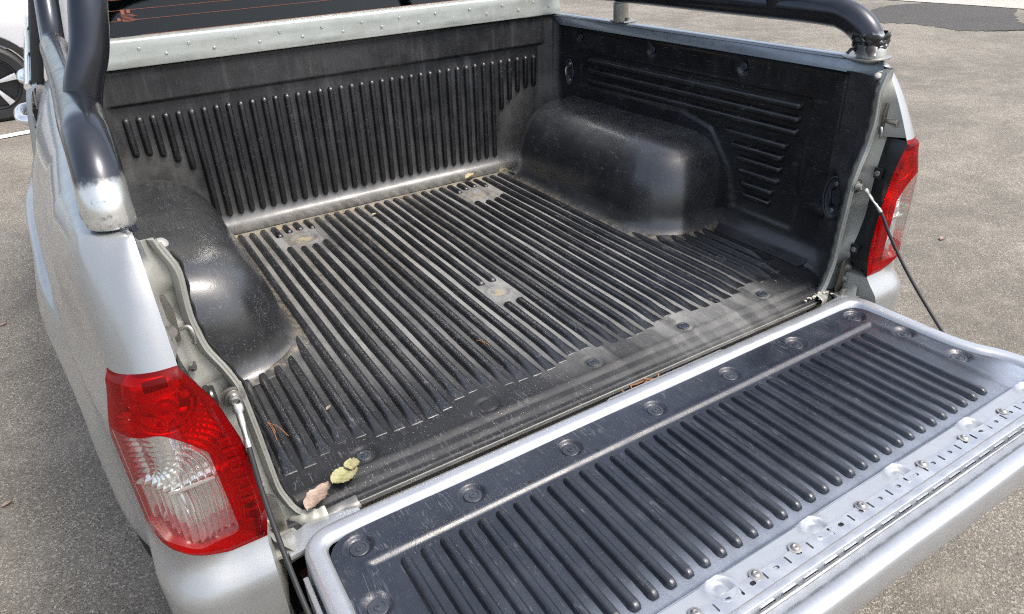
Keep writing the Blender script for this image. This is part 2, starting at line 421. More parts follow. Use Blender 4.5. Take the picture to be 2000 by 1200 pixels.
for cx, cy, r in ((-.297, 1.103, .030), (.297, 1.103, .030), (0, .470, .022)):
    dt += .9*smooth01(r, r*.6, np.hypot(X-cx, Y-cy))
add_attr(fl, 'dust_grey', np.clip(dg, 0, 1).ravel()); add_attr(fl, 'dust_tan', np.clip(dt, 0, 1).ravel())

# wall sheet: a U in plan, lofted from the cove up to the rim
def wall_plan():
    P = [(.735, .13), (.752, .20)]
    r = .07; yf = 1.3202
    P = [(.748, .125), (.751, .16)]+[(.752, y) for y in np.linspace(.20, yf-r, 140)]
    P += [(.752-r+r*math.cos(a), yf-r+r*math.sin(a)) for a in np.linspace(0, math.pi/2, 14)[1:]]
    half = P; front = [(x, yf) for x in np.linspace(.752-r, -.752+r, 240)[1:-1]]
    return half, front
half, front = wall_plan()
plan = [(*p, 's') for p in half]+[(*p, 'f') for p in front]+[(-x, y, 's') for x, y in half[::-1]]
plan = np.array([(a, b) for a, b, _ in plan])
def rot90(v): return np.stack([-v[:, 1], v[:, 0]], 1)
tan = np.gradient(plan, axis=0); tan /= np.linalg.norm(tan, axis=1)[:, None]; inw = rot90(tan)   # towards the bed
zs = [(.002, .062), (.004, .045), (.010, .028), (.019, .014), (.032, .0045)]+[(z, 0) for z in list(np.linspace(.045, .395, 60))+list(np.linspace(.398, .425, 12))+list(np.linspace(.43, .49, 9))]+[(.497, .002), (.502, .006), (.5045, .012)]
rows = []; A1 = []; A2 = []
for z, ins in zs:
    row = []
    for k, (p, n) in enumerate(zip(plan, inw)):
        x, y = p
        isf = abs(n[1]) > .7
        top = 1.0
        zz = z
        if not isf:    # side walls end lower than the bulkhead
            wgt = smooth01(1.315, 1.25, y); zz = z*(1-wgt)+(z*(.474/.505))*wgt if z > .05 else z
        d = ins
        # bulkhead: ribbed field sits back behind a ledge
        if isf:
            q = smooth01(.405, .416, zz); q = max(q, smooth01(.675, .70, abs(x)))
            d += .011*q
        # side wall: rib field recessed, stepped border curving round the wheel arch
        else:
            zi = zz; yy = y
            lowz = interp(yy, [(.25, .060), (.42, .064), (.447, .163), (.528, .262), (.654, .289), (1.144, .286)])
            ins_f = smooth01(.205, .222, yy)*smooth01(1.150, 1.135, yy)*smooth01(lowz-.008, lowz+.006, zi)*smooth01(.402, .392, zi)
            d += .007*(1-ins_f)
            # tie-down pockets
            for py, pz, a_, b_ in ((.105, .182, .034, .055), (1.205, .320, .022, .045)):
                rr = math.hypot((yy-py)/a_, (zi-pz)/b_); d += -.010*smooth01(1.08, .85, rr)+.004*math.exp(-((rr-1.15)/.12)**2)
            for py in (1.145, .788, .436, .092):
                rr = math.hypot(yy-py, zi-.442); d += -.006*smooth01(.020, .013, rr)
        bx = x+n[0]*d; by = y+n[1]*d+(0 if not isf else -.0473*zz)
        if not isf: by -= .0473*zz*smooth01(1.24, 1.32, y)
        # lean of the side walls
        row.append((bx+(.006 if False else 0), by, zz))
    rows.append(row)
wl = grid('wall_panel', rows, M['wall'], L_)
for row in rows:
    for x, y, z in row:
        bk = float(smooth01(1.24, 1.30, y)); arc_ = bk*float(smooth01(.49, .56, abs(x)))*float(smooth01(.33, .25, z))
        A1.append(bk*(.20*float(smooth01(.085, .03, z))+.10+.10*math.sin(x*5)*math.sin(z*9+x*3)*.5)+.20*arc_+.10*float(smooth01(.2, .0, z)))
        A2.append(.30*float(smooth01(.018, .0, z))*bk+.06*arc_)
add_attr(wl, 'dust_grey', A1); add_attr(wl, 'dust_tan', A2)

# rear flank of the side wall bending in to the pillar opening
_XO = [(-.03, .615), (-.01, .632), (.01, .645), (.06, .659), (.18, .666), (.26, .672), (.30, .685), (.33, .699), (.38, .706), (.41, .705), (.45, .702), (.475, .712), (.5, .72)]
_zz = np.linspace(-.05, .52, 400); _xx = np.array([interp(z, _XO) for z in _zz]); _k = np.exp(-.5*(np.arange(-20, 21)/7)**2); _k /= _k.sum()
_xs = np.convolve(np.pad(_xx, 20, 'edge'), _k, 'valid')
def x_open(z): return float(np.interp(z, _zz, _xs))
for s in (1, -1):
    rows = []; a1 = []
    for z in list(np.linspace(-.004, .05, 10))+list(np.linspace(.06, .474, 36)):
        xo = x_open(z); row = []
        for t_ in np.linspace(0, 1, 16):
            y = .030+(.135-.030)*t_
            e = math.sin(t_*math.pi/2)**.8
            x = xo+(.7415-xo)*e
            # cove at floor
            cov = .045*max(0, 1-max(z, 0)/.045)**2
            x -= cov*e
            rr = math.hypot((y-.100)/.030, (z-.182)/.060)
            x += .010*smooth01(1.08, .8, rr)
            # soft bulge that catches the sky
            x -= .020*math.exp(-((z-.238)/.045)**2)*math.sin(t_*math.pi)*float(smooth01(.9, 1.15, rr)+.0)
            row.append((s*x, y, z)); a1.append(.1)
        rows.append(row)
    o = grid('corner_panel', rows, M['wall'], L_); add_attr(o, 'dust_grey', a1); add_attr(o, 'dust_tan', [0]*len(a1))

# wheel arch covers: lofted rounded box, closed into the side wall
def arch(s):
    D0 = .150; H = WH['H']; rings = []
    prof = [(-.046, .0012), (-.036, .0020), (-.026, .005), (-.017, .011), (-.009, .021), (-.003, .034)]
    for ph in np.linspace(.16, math.pi/2, 30):
        prof.append((D0*(1-math.cos(ph)**.80), .014+(H-.014)*math.sin(ph)**.92))
    r0 = .150
    for d, z in prof:
        x0 = WH['x0']+d; y0 = WH['y0']+d*.80; y1 = WH['y1']-d*.55; r = max(r0-d*.45, .03)
        ring = [(.775, y0+.012)]+[(x, y0) for x in np.linspace(.765, x0+r, 8)]
        ring += [(x0+r-r*math.sin(a), y0+r-r*math.cos(a)) for a in np.linspace(0, math.pi/2, 16)[1:]]
        ring += [(x0, y) for y in np.linspace(y0+r, y1-r, 44)[1:]]
        ring += [(x0+r-r*math.cos(a), y1-r+r*math.sin(a)) for a in np.linspace(0, math.pi/2, 16)[1:]]
        ring += [(x, y1) for x in np.linspace(x0+r, .775, 8)[1:]]
        rr_ = []
        for x, y in ring:
            yw = wall_y(z)-.0015
            if y > yw: rr_.append((x, yw, z+(y-yw)*.9))
            else: rr_.append((x, y, z))
        rings.append(rr_)
    last = rings[-1]; m = len(last); ex = []
    for f in np.linspace(0, 1, 8)[1:]:
        ex.append([(x+(.775-x)*f, y, z+.006*math.sin(f*1.5)) for x, y, z in last])
    rings += ex
    rows = []
    for ring in rings:
        rows.append([(s*(x+.0012*math.sin(y*37+z*20)), y+.001*math.sin(x*51), z+(.0009*math.sin(y*19+1))*min(1, z/.15)) for x, y, z in ring])
    o = grid('wheel_arch_cover', rows, M['arch'], L_)
    a1 = []; a2 = []
    for r_ in rows:
        for x, y, z in r_:
            a1.append(.13*smooth01(.07, .01, z)+.08*smooth01(.17, .225, z)+.03); a2.append(.45*math.exp(-((z-.006)/.006)**2)*(1 if z < .02 else 0))
    add_attr(o, 'dust_grey', a1); add_attr(o, 'dust_tan', a2)
arch(1); arch(-1)
# floor ribs
def rx(i): return (i-14.5)*PITCH
rear_y = {0: .138, 1: .121, 2: .117, 3: .114, 4: .115, 5: .121, 6: .137, 7: .141, 8: .135, 9: .122, 10: .118, 11: .116, 12: .117, 13: .125, 14: .138}
for i in range(15, 30): rear_y[i] = rear_y[29-i]
segs = []
for i in range(30):
    fr = 1.2357+(.003*math.sin(i*2.1)); re = rear_y[i]
    if i in (4, 5, 6, 7): a = {4: (1.152, 1.058), 5: (1.169, 1.040), 6: (1.172, 1.037), 7: (1.160, 1.048)}[i]
    elif i in (22, 23, 24, 25): a = {25: (1.148, 1.050), 24: (1.169, 1.032), 23: (1.165, 1.029), 22: (1.150, 1.043)}[i]
    elif i in (14, 15): a = (.523, .410)
    elif i in (0, 29): a = (.900, .700)
    else: a = None
    if a is None: segs.append((i, re, fr, 'wedge'))
    else: segs += [(i, a[0], fr, 'round'), (i, re, a[1], 'wedge')]
for i, re, fr in ((-1, .141, .490), (-2, .129, .466), (-3, .114, .456), (-4, .115, .449), (-5, .199, .449)):
    segs.append((i, re, fr, 'wedge')); segs.append((29-i, re, fr, 'wedge'))
for i, re, fr, kind in segs:
    put_rib(rib_mesh(fr-re, .0228, .0085, kind), M['rib'], L_, Matrix.Translation((rx(i), re, .0004)))
# bulkhead ribs
wq = Matrix.Rotation(R(90)+math.atan(.0473), 4, 'X')
short = {0: .268, 1: .266, 2: .256, 3: .234, 4: .204}
for i in range(40):
    x = (i-19.5)*.03370; zb = short.get(i, short.get(39-i, .0400)); zt = .3777
    put_rib(rib_mesh(zt-zb, .0200, .0095, 'round'), M['rib'], L_, Matrix.Translation((x, wall_y(zb)-.0006, zb)) @ wq)
# side wall ribs
sr = [(.242, 1.105, .372), (.242, 1.104, .339), (.242, 1.104, .307), (.267, .480, .2665), (.274, .451, .234), (.274, .428, .202), (.277, .414, .1695), (.290, .401, .1355), (.294, .391, .105)]
for s in (1, -1):
    for y0, y1, z in sr:
        m4 = Matrix.Translation((s*.7515, y0, z)) @ Matrix.Rotation(-s*R(90), 4, 'Y')
        put_rib(rib_mesh(y1-y0, .0225, .0125, 'round'), M['rib'], L_, m4)
# screws
def screw_geo(r=.0145):
    return [(r*1.0, -.001), (r, .0012), (r*.93, .0022), (r*.62, .0023), (r*.56, .0015), (r*.36, .0015), (r*.32, .0028), (r*.16, .0030), (r*.14, .0014), (.0001, .0014)]
for k in range(-2, 3):
    if k == -1:
        lathe('screw_hole', [(.0075, .0), (.0072, .0006), (.0001, .0006)], (k*.2515, .0891, -.0022), (0, 0, 1), plain('pale_steel_below', (.55, .5, .42), .5), L_)
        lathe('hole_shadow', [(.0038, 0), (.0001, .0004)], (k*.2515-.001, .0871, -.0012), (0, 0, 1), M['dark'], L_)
    else: lathe('screw', screw_geo(.0135), (k*.2515, .0891, -.0020), (0, 0, 1), M['screw'], L_)
for s in (1, -1):
    for y in (1.145, .788, .436): lathe('screw', screw_geo(.011), (s*.748, y, .442), (-s, 0, 0), M['screw'], L_)
    lathe('screw_hole', [(.010, 0), (.0098, .0012), (.0075, .0012), (.0072, -.0004), (.0001, -.0004)], (s*.7405, .095, .441), (-s, .1, 0), M['dark'], L_)
    lathe('hole_rim', [(.0112, .0), (.0112, .0016), (.0088, .0018), (.0086, .0)], (s*.7403, .095, .441), (-s, .1, 0), M['steel'], L_, 20)
    # tie-down loops
    for hy, hz, a_, b_, xw in ((.103, .183, .027, .052, .7330), (1.204, .320, .021, .043, .7440)):
        tube('pocket_rim', [(s*(xw+.004*(math.cos(a) > 0)*0), hy+a_*math.cos(a), hz+b_*math.sin(a)) for a in np.linspace(0, 2*math.pi, 40)], .0030, M['screw'], L_, 8)
        n0 = 36; cup_v = [(s*(xw+dx), hy+a_*f*math.cos(2*math.pi*k/n0), hz+b_*f*math.sin(2*math.pi*k/n0)) for f, dx in ((1.0, .0), (.93, .004), (.80, .0055), (.05, .006)) for k in range(n0)]
        mesh('tie_down_pocket', cup_v, gridfaces(4, n0, True)+[tuple(range(3*n0, 4*n0))], M['screw'], L_, True)
    for hy, hz, sc in ((.104, .183, 1.0), (1.205, .320, .8)):
        xo_ = -.010 if sc == 1 else 0; lp = catmull([(s*.748, hy+.004*sc, hz+.022*sc), (s*.733, hy+.003*sc, hz+.020*sc), (s*.726, hy-.004*sc, hz+.006*sc), (s*.727, hy-.006*sc, hz-.008*sc), (s*.735, hy-.002*sc, hz-.018*sc), (s*.748, hy, hz-.019*sc)], 6)
        lp = [p+np.array((s*xo_, 0, 0)) for p in lp]; tube('tie_down_loop', lp, .0036*sc, M['steel'] if sc < 1 else M['rubber'], L_, 10)
        for dz in (.034, -.034):
            lathe('mounting_screw', [(.0062, -.001), (.0062, .001), (.0048, .0026), (.0022, .0028), (.0016, .0012), (.0001, .0012)], (s*(.7360 if sc == 1 else .745), hy-.001, hz+dz*sc), (-s, 0, 0), M['steel'], L_, 14)

# ------------------------------------------------------------ body sides
OUT = catmull([(.738, -.042), (.760, -.0415), (.777, -.0365), (.789, -.0265), (.800, -.010), (.810, .012), (.819, .045), (.832, .12), (.848, .25), (.880, .56), (.914, 1.02), (.924, 1.37)], 10)
OUT = np.array(OUT); oseg = np.concatenate([[0], np.cumsum(np.linalg.norm(np.diff(OUT, axis=0), axis=1))])
def out_at(s):
    if s < 0: return np.array([OUT[0, 0]+s, OUT[0, 1]+.0*s]), np.array([0, -1.])
    i = min(np.searchsorted(oseg, s, 'right')-1, len(OUT)-2); f = (s-oseg[i])/(oseg[i+1]-oseg[i])
    p = OUT[i]*(1-f)+OUT[i+1]*f
    a = OUT[max(i-1, 0)]; b = OUT[min(i+2, len(OUT)-1)]; t_ = (b-a)/np.linalg.norm(b-a); return p, np.array([t_[1], -t_[0]])
SL = 0.112
def x_in(z): return interp(z, [(-.45, .700), (.0, .700), (.036, .698), (.09, .687), (.135, .685), (.22, .694), (.287, .709), (.33, .728), (.351, .7385), (.5, .7385)])
ZTOP = .497
def zb(s): return .040+.030*smooth01(.0, .075, s)+.028*smooth01(.07, .110, s)
def zt(s): return .353-.008*smooth01(.0, .1, s)
def body_pt(s, z):
    p, n = out_at(s)
    rearness = float(smooth01(.10, .02, s)); o = 0
    o += .020*float(smooth01(.352, .25, z))*float(smooth01(.015, .065, s))
    o += -.04*smooth01(-.25, -.45, z)
    # lower rear panel swells out beneath the lamp
    low = smooth01(.045, -.015, z)*smooth01(-.34, -.09, z)
    o += .034*low*float(smooth01(.25, .0, s))
    # shoulder crease running forward along the flank
    y = p[1]
    if y > .30:
        k = float(smooth01(.62, .95, y))*float(smooth01(1.37, 1.22, y)); zc = .135+.26*(y-.80)
        d_ = z-zc; o += k*(.018*float(smooth01(.002, -.022, d_))-.007*math.exp(-((d_-.012)/.03)**2))
        ky = float(np.interp(y, [.30, .60, 1.36], [0, .45, 1])); o += -ky*.26*max(z-.20, 0)+(-ky*.10*min(z-.20, 0) if z > -.15 else ky*.035)-ky*.012
        # wheel arch flare
        rr = math.hypot(y-.92, z+.36); o += .02*float(smooth01(.55, .40, rr))
    q = p+n*o
    if z > .345:
        t_ = (z-.345)/(ZTOP-.345); e0 = 1-math.sqrt(max(0, 1-t_*t_)); kr = float(smooth01(.02, .22, max(s, 0)))
        e = e0*kr+(1-kr)*(.72*t_+.28*e0)
        k = float(smooth01(0, .16, max(s, 0))); T_ = np.array([.7385+(.788-.7385)*k, max(q[1], 0)+.055*(1-k)*1.0+ (0)])
        T_[1] = q[1]+.092*(1-float(smooth01(0, .25, max(s, 0))))
        q = q*(1-e)+T_*e
    return q[0], q[1], z
NI = 26
sg = [None]*NI+list(np.linspace(SL, .35, 22)[1:])+list(np.linspace(.35, oseg[-1], 60)[1:])
zlow = list(np.linspace(-.45, -.10, 12))+list(np.linspace(-.09, .0, 12))
def body_grid():
    cols = []
    for i in range(len(sg)):
        col = []
        def s_at(z, i=i):
            if i < NI: return (x_in(z)-.738)*(1-i/(NI-1))+SL*i/(NI-1)
            return sg[i]
        sb = s_at(.1); b_ = zb(max(sb, 0)) if i < NI else zb(SL)+0*i; t_ = zt(max(sb, 0))
        zz = [z for z in np.linspace(0, 1, 1)]
        low = [-.45+(b_+.45)*v for v in np.concatenate([np.linspace(0, .7, 12), np.linspace(.73, 1, 14)])]
        mid = [b_+(t_-b_)*v for v in np.linspace(0, 1, 60)[1:]]
        up = [t_+(ZTOP-t_)*math.sin(v*math.pi/2) for v in np.linspace(0, 1, 22)[1:]]
        for z in low+mid+up: col.append((s_at(z), z))
        col.append((s_at(ZTOP), 9.0))
        cols.append(col)
    return cols
BG = body_grid(); KL0, KL1 = 25, 84
for s in (1, -1):
    V = []; F = []; n, m = len(BG), len(BG[0])
    for col in BG:
        for a, z in col:
            if z > 5: x, y, zz = body_pt(a, ZTOP); x, y, zz = min(x, .744), max(y, .052), ZTOP+.001
            else: x, y, zz = body_pt(a, z)
            V.append((s*x, y, zz))
    for i in range(n-1):
        for k in range(m-1):
            if i < NI-1 and KL0 <= k < KL1: continue
            # wheel opening
            a = V[i*m+k]
            if math.hypot(a[1]-.92, a[2]+.36) < .38 and a[1] > .3: continue
            F.append((i*m+k, i*m+k+1, (i+1)*m+k+1, (i+1)*m+k) if s > 0 else (i*m+k, (i+1)*m+k, (i+1)*m+k+1, i*m+k+1))
    body = mesh('side_panel', V, F, M['silver'], T, True)
    # dark rebate behind the lamp
    VV = []; 
    for i in range(NI):
        for k in range(KL0, KL1+1):
            a, z = BG[i][k]; x, y, zz = body_pt(a, z); ec = min(i, NI-1-i, k-KL0, KL1-k)
            dpt = .034*min(1, ec/2.0); pn = out_at(a)[1]; 
            VV.append((s*(x-pn[0]*dpt*.6+.022*min(1, ec/2.0)*(1-i/(NI-1))), y-pn[1]*dpt+.0, zz))
    # --- tail light
    lamp = empty('tail_light', (0, 0, 0), '', ''); del lamp['label']; del lamp['category']; lamp.parent = T
    mm = KL1-KL0+1
    mesh('lamp_housing', VV, gridfaces(NI, mm), M['redplastic'], lamp, True)
    NS, NZ = 44, 80; LV = []; CL = []
    for i in range(NS):
        u = i/(NS-1)
        for k in range(NZ):
            v = k/(NZ-1)
            sb = (x_in(.1)-.738)*(1-u)+SL*u; b_, t_ = zb(max(sb, 0)), zt(max(sb, 0)); z = b_+(t_-b_)*v
            ss = (x_in(z)-.738)*(1-u)+SL*u; x, y, zz = body_pt(ss, z); pn = out_at(ss)[1]
            edge = min(u, 1-u, v*1.6, (1-v)*1.6); dome = .007*float(smooth01(0, .07, edge))+.0006
            LV.append((s*(x+pn[0]*dome), y+pn[1]*dome, zz))
            # clear window: signed distance of a rounded box in (x, z)
            xi_ = .7305+.05*(z-.1)
            ztop = .2290+.044*float(smooth01(.735, .785, x))
            zlo = .0735+.020*float(smooth01(.775, .812, x))
            d = min(x-xi_, (1-u)*.14-.0080, z-zlo, ztop-z)
            cxr, czr = x-(xi_+.012), (zlo+.012)-z
            if cxr < 0 and czr > 0: d = min(d, .012-math.hypot(cxr, czr))
            cz2 = z-(ztop-.014)
            if cxr < 0 and cz2 > 0: d = min(d, .013-math.hypot(cxr, cz2))
            CL.append(d)
    F_ = gridfaces(NS, NZ)
    if s > 0: F_ = [f[::-1] for f in F_]
    ln = mesh('lens', LV, F_, M['lens'], lamp, True); add_attr(ln, 'clear_zone', CL)
    # fluted reflector behind the clear window
    rows = []
    for u in np.linspace(.10, 1, 150):
        row = []
        for z in np.linspace(.066, .282, 56):
            ss = (x_in(z)-.738)*(1-u)+SL*u; x, y, zz = body_pt(ss, z); pn = out_at(ss)[1]
            a_ = (1-u)*.118; b_ = max(0, z-.168); ph = (a_**3+(1.15*b_)**3)**(1/3)*2*math.pi/.0080
            o_ = -.019*min(1, (1-u)*6+.35)+.0036*math.sin(ph)+.0003*math.sin(z*1500+ph)+.006*math.exp(-((z-.168)/.0045)**2)
            row.append((s*(x+pn[0]*o_), y+pn[1]*o_, z))
        rows.append(row)
    grid('fluted_reflector', rows, M['reflector'], lamp)
    # divider bead across the clear window
    box('divider_bar', (s*.768, -.0345, .168), (.060, .004, .005), M['reflector'], lamp, .001)
    # upper bowl with bulb cap
    bc = (s*.7690, -.0225, .3115)
    lathe('reflector_bowl', [(.040, -.019), (.0385, -.0185), (.037, -.017), (.034, -.008), (.028, .000), (.020, .005), (.0001, .007)], bc, (0, -1, .02), M['reflector'], lamp, 40)
    lathe('bulb_cap', [(.0165, .0), (.0165, .010), (.0140, .0125), (.0115, .011), (.0105, .0095), (.0070, .0100), (.0052, .012), (.0001, .013)], (s*.7665, -.024, .297), (0, -1, .02), M['redplastic'], lamp, 28)
    box('bulb_socket', (s*.769, -.030, .331), (.028, .010, .012), M['housing'], lamp, .0015)
    for dx, dz in ((-.022, .324), (.024, .322), (-.028, .306), (.030, .308)): box('facet', (s*(.769+dx), -.029, dz), (.010, .005, .011), M['reflector'], lamp, .0015)
    # crescent band under the bowl
    for (r_, zc_, nm) in ((.034, .300, 'light_guide'), (.043, .300, 'light_guide')):
        cr = [(s*(.767+r_*math.cos(a)*.93), -.031, zc_+r_*math.sin(a)*1.0) for a in np.linspace(math.pi*1.02, math.pi*1.98, 28)]
        tube(nm, cr, .0022, M['reflector'] if r_ > .04 else M['redplastic'], lamp, 8)
    # ladder of small cells down the inner edge
    for j in range(9):
        z = .222-.0185*j; xi = x_in(z)+.0165
        box('cell', (s*(xi+.002), -.0345, z), (.019, .006, .0018), M['redplastic'], lamp, .0004)
        box('cell_reflector', (s*(xi+.002), -.029, z-.009), (.017, .004, .012), M['redplastic'], lamp, .001)
    # --- pillar jamb
    rows = []; st = []
    zz_ = np.concatenate([np.linspace(-.10, .036, 10), np.linspace(.04, .352, 46), np.linspace(.358, ZTOP-.002, 16)])
    hx = []
    for z in zz_:
        xi = x_open(z)+.0; lampz = .0395 <= z <= .353
        xb = interp(z, [(.04, .735), (.055, .700), (.093, .692), (.127, .708), (.175, .721), (.278, .725), (.343, .7375), (.353, .7385)]) if lampz else None
        xe = x_in(z) if z < .353 else .7385
        ye = body_pt(x_in(z)-.738 if z < .353 else 0, z)[1]
        xb2 = xb if lampz else xe
        xb2 = max(xb2, xi+.014)
        yb = .004 if lampz else ye+.012
        pock = .007*smooth01(.375, .385, z)*smooth01(.43, .42, z)+.006*smooth01(.20, .21, z)*smooth01(.285, .275, z)
        xm1 = xi+.008; xm2 = xi*.55+xb2*.45; xm3 = xi*.25+xb2*.75
        row = [(xi-.0005, .034), (xi-.001, .020), (xi+.003, .0165), (xm1, .022), (xm1+.002, .027+pock), (xm2, .026+pock), (xm3, .020+pock*.8), (xb2, yb+.002)]
        if not lampz: row[-1] = (xe, ye+.0)
        rows.append([(s*x, y, z) for x, y in row])
        if lampz: hx.append((z, xb2, yb, xe, ye))
    grid('rear_pillar', rows, M['jamb'], T, angle=55)
    rows = []
    for z, xb2, yb, xe, ye in hx:
        w_ = 1.0
        rows.append([(s*xb2, yb+.004, z), (s*(xb2-.003), yb-.006, z), (s*(xb2-.004), yb-.012, z), (s*(xe+.000), ye-.001, z), (s*(xe+.004), ye+.012, z)])
    hs = grid('lamp_side_housing', rows, M['housing'], lamp, angle=60)
    # bumps moulded in the housing: two square clips
    for zc, xc in ((.277, .7195), (.100, .6915)):
        box('clip', (s*(xc-.004), -.006, zc), (.007, .020, .024), M['housing'], lamp, .002)
        lathe('clip_eye', [(.006, 0), (.006, .003), (.004, .0035), (.0035, .001), (.0001, .001)], (s*(xc-.0075), -.006, zc), (-s, 0, 0), M['steel'], lamp, 12)
    # body flange bead along the opening (sealed lip)
    lip = [(s*(x_open(z)-.001), .022+.004*math.sin(z*60)*.1, z) for z in np.linspace(-.028, .488, 70)]
    tube('flange_lip', lip, .0032, M['jamb'], T, 8)
    lip = [(s*(x_open(z)-.006+.0012*math.sin(z*190)), .031, z) for z in np.linspace(-.02, .47, 90)]
    tube('liner_edge_bead', lip, .0024, M['rubber'], T, 6)
    # latch striker
    prism('striker_plate', [(.722+.002, .357), (.748, .352), (.755, .372), (.754, .418), (.728, .424), (.722, .40)] if s > 0 else [(-.724, .357), (-.748, .352), (-.755, .372), (-.754, .418), (-.728, .424), (-.722, .40)], .0135, .0185, M['worn'], T, 'y', .0015)
    tube('striker_pin', [(s*.737, .016, .386), (s*.735, -.012, .386)], .0062, M['steel'], T, 14)
    lathe('striker_pin_head', [(.009, 0), (.009, .004), (.0001, .0045)], (s*.735, -.010, .386), (0, -1, 0), M['steel'], T, 14)
    for zz2, xx2 in ((.412, .741), (.364, .742)): lathe('bolt', [(.008, 0), (.008, .0015), (.006, .0018), (.0058, .006), (.0001, .0062)], (s*xx2, .0135, zz2), (0, -1, 0), M['steel'], T, 12)
    tube('latch_hook', catmull([(s*.722, .015, .372), (s*.712, .008, .376), (s*.709, .004, .366), (s*.711, .006, .352)], 5), .0028, M['steel'], T, 8)
    # corner cap of the rail and weld blob
    lathe('weld_blob', [(.008, -.002), (.0085, .001), (.0075, .004), (.004, .006), (.0001, .0065)], (s*.712, .040, .479), (-s*.4, -.5, .8), M['jamb'], T, 12)
    box('end_gusset', (s*.731, .042, .486), (.026, .010, .004), M['jamb'], T, .001)
    # hinge bracket
    hp = [(.662, -.004), (.668, .060), (.676, .070), (.700, .072), (.712, .062), (.716, -.012), (.690, -.03), (.662, -.028)]
    prism('hinge_bracket', [(s*a, b) for a, b in hp], .004, .0085, M['worn'], T, 'y', .0015)
    prism('hinge_foot', [(s*.640, -.040), (s*.655, .006), (s*.700, .004), (s*.722, -.040)], -.020, -.012, M['jamb'], T, 'z', .001)
    prism('hinge_flange', [(s*.655, -.030), (s*.662, .004), (s*.712, .0), (s*.716, -.034)], -.014, -.008, M['steel'], T, 'y', .001)
    for zz2 in (.050, .018): lathe('hinge_bolt', [(.0105, 0), (.0105, .0015), (.0075, .002), (.007, .0075), (.0045, .008), (.004, .005), (.0001, .005)], (s*.689, .004, zz2), (0, -1, 0), M['steel'], T, 14)
    # --- side rail
    V = []; rp = [(.7395, .4700), (.7445, .4700), (.7455, .474), (.7475, .5000), (.7510, .5030), (.780, .5035), (.789, .4985), (.793, .490), (.790, .470)]
    ysr = np.linspace(.050, 1.355, 40); rows = []
    for y in ysr:
        xm = interp(y, [(.05, .7435), (.10, .766), (.16, .7935)]); rows.append([(s*min(a+.0008*math.sin(y*11), xm), y, b+.0006*math.sin(y*7+a*90)) for a, b in rp])
    ro = grid('side_rail', rows, M['rail'], T, angle=50)
    prism('rail_end_cap', [(s*.7395, .470), (s*.7435, .470), (s*.7440, .5030), (s*.7400, .500)], .0485, .0515, M['silver'], T, 'y', .0004)
    # --- tailgate support cable
    a = np.array((s*.684, .006, .247)); 
    lathe('cable_bolt', [(.0125, 0), (.0125, .002), (.0105, .0025), (.0085, .003), (.008, .011), (.0055, .012), (.005, .009), (.0001, .009)], tuple(a+np.array((0, .010, 0))), (0, -1, 0), M['steel'], T, 18)
    lathe('cable_washer', [(.0165, 0), (.0165, .002), (.011, .003)], tuple(a+np.array((0, .014, 0))), (0, -1, 0), M['steel'], T, 20)
    cb = catmull([(s*.684, -.004, .247), (s*.686, -.026, .224), (s*.688, -.050, .200), (s*.690, -.078, .158), (s*.690, -.122, .105), (s*.688, -.175, .052), (s*.684, -.228, .006), (s*.682, -.250, -.012)], 8)
    tube('support_cable', cb[12:], .0036, M['rubber'], T, 10)
    tube('cable_fitting', cb[:16], [.0080]*3+[.0050]*5+[.0038]*5+[.0050]*3, M['steel'], T, 12, flat=[(1, .55)]*10+[(1, .9)]*6)

# --- things only seen on the near (left) pillar
box('rubber_stop', (-.7125, .005, .268), (.016, .030, .018), M['rubber'], T, .003)
lathe('hole_plug', [(.007, 0), (.007, .004), (.0001, .005)], (-.7225, .010, .318), (.9, -.4, .1), M['steel'], T, 10)
tube('brake_pipe', catmull([(-.706, -.030, .10), (-.703, -.034, .06), (-.708, -.036, .02), (-.712, -.03, -.02)], 6), .006, M['rubber'], T, 10)

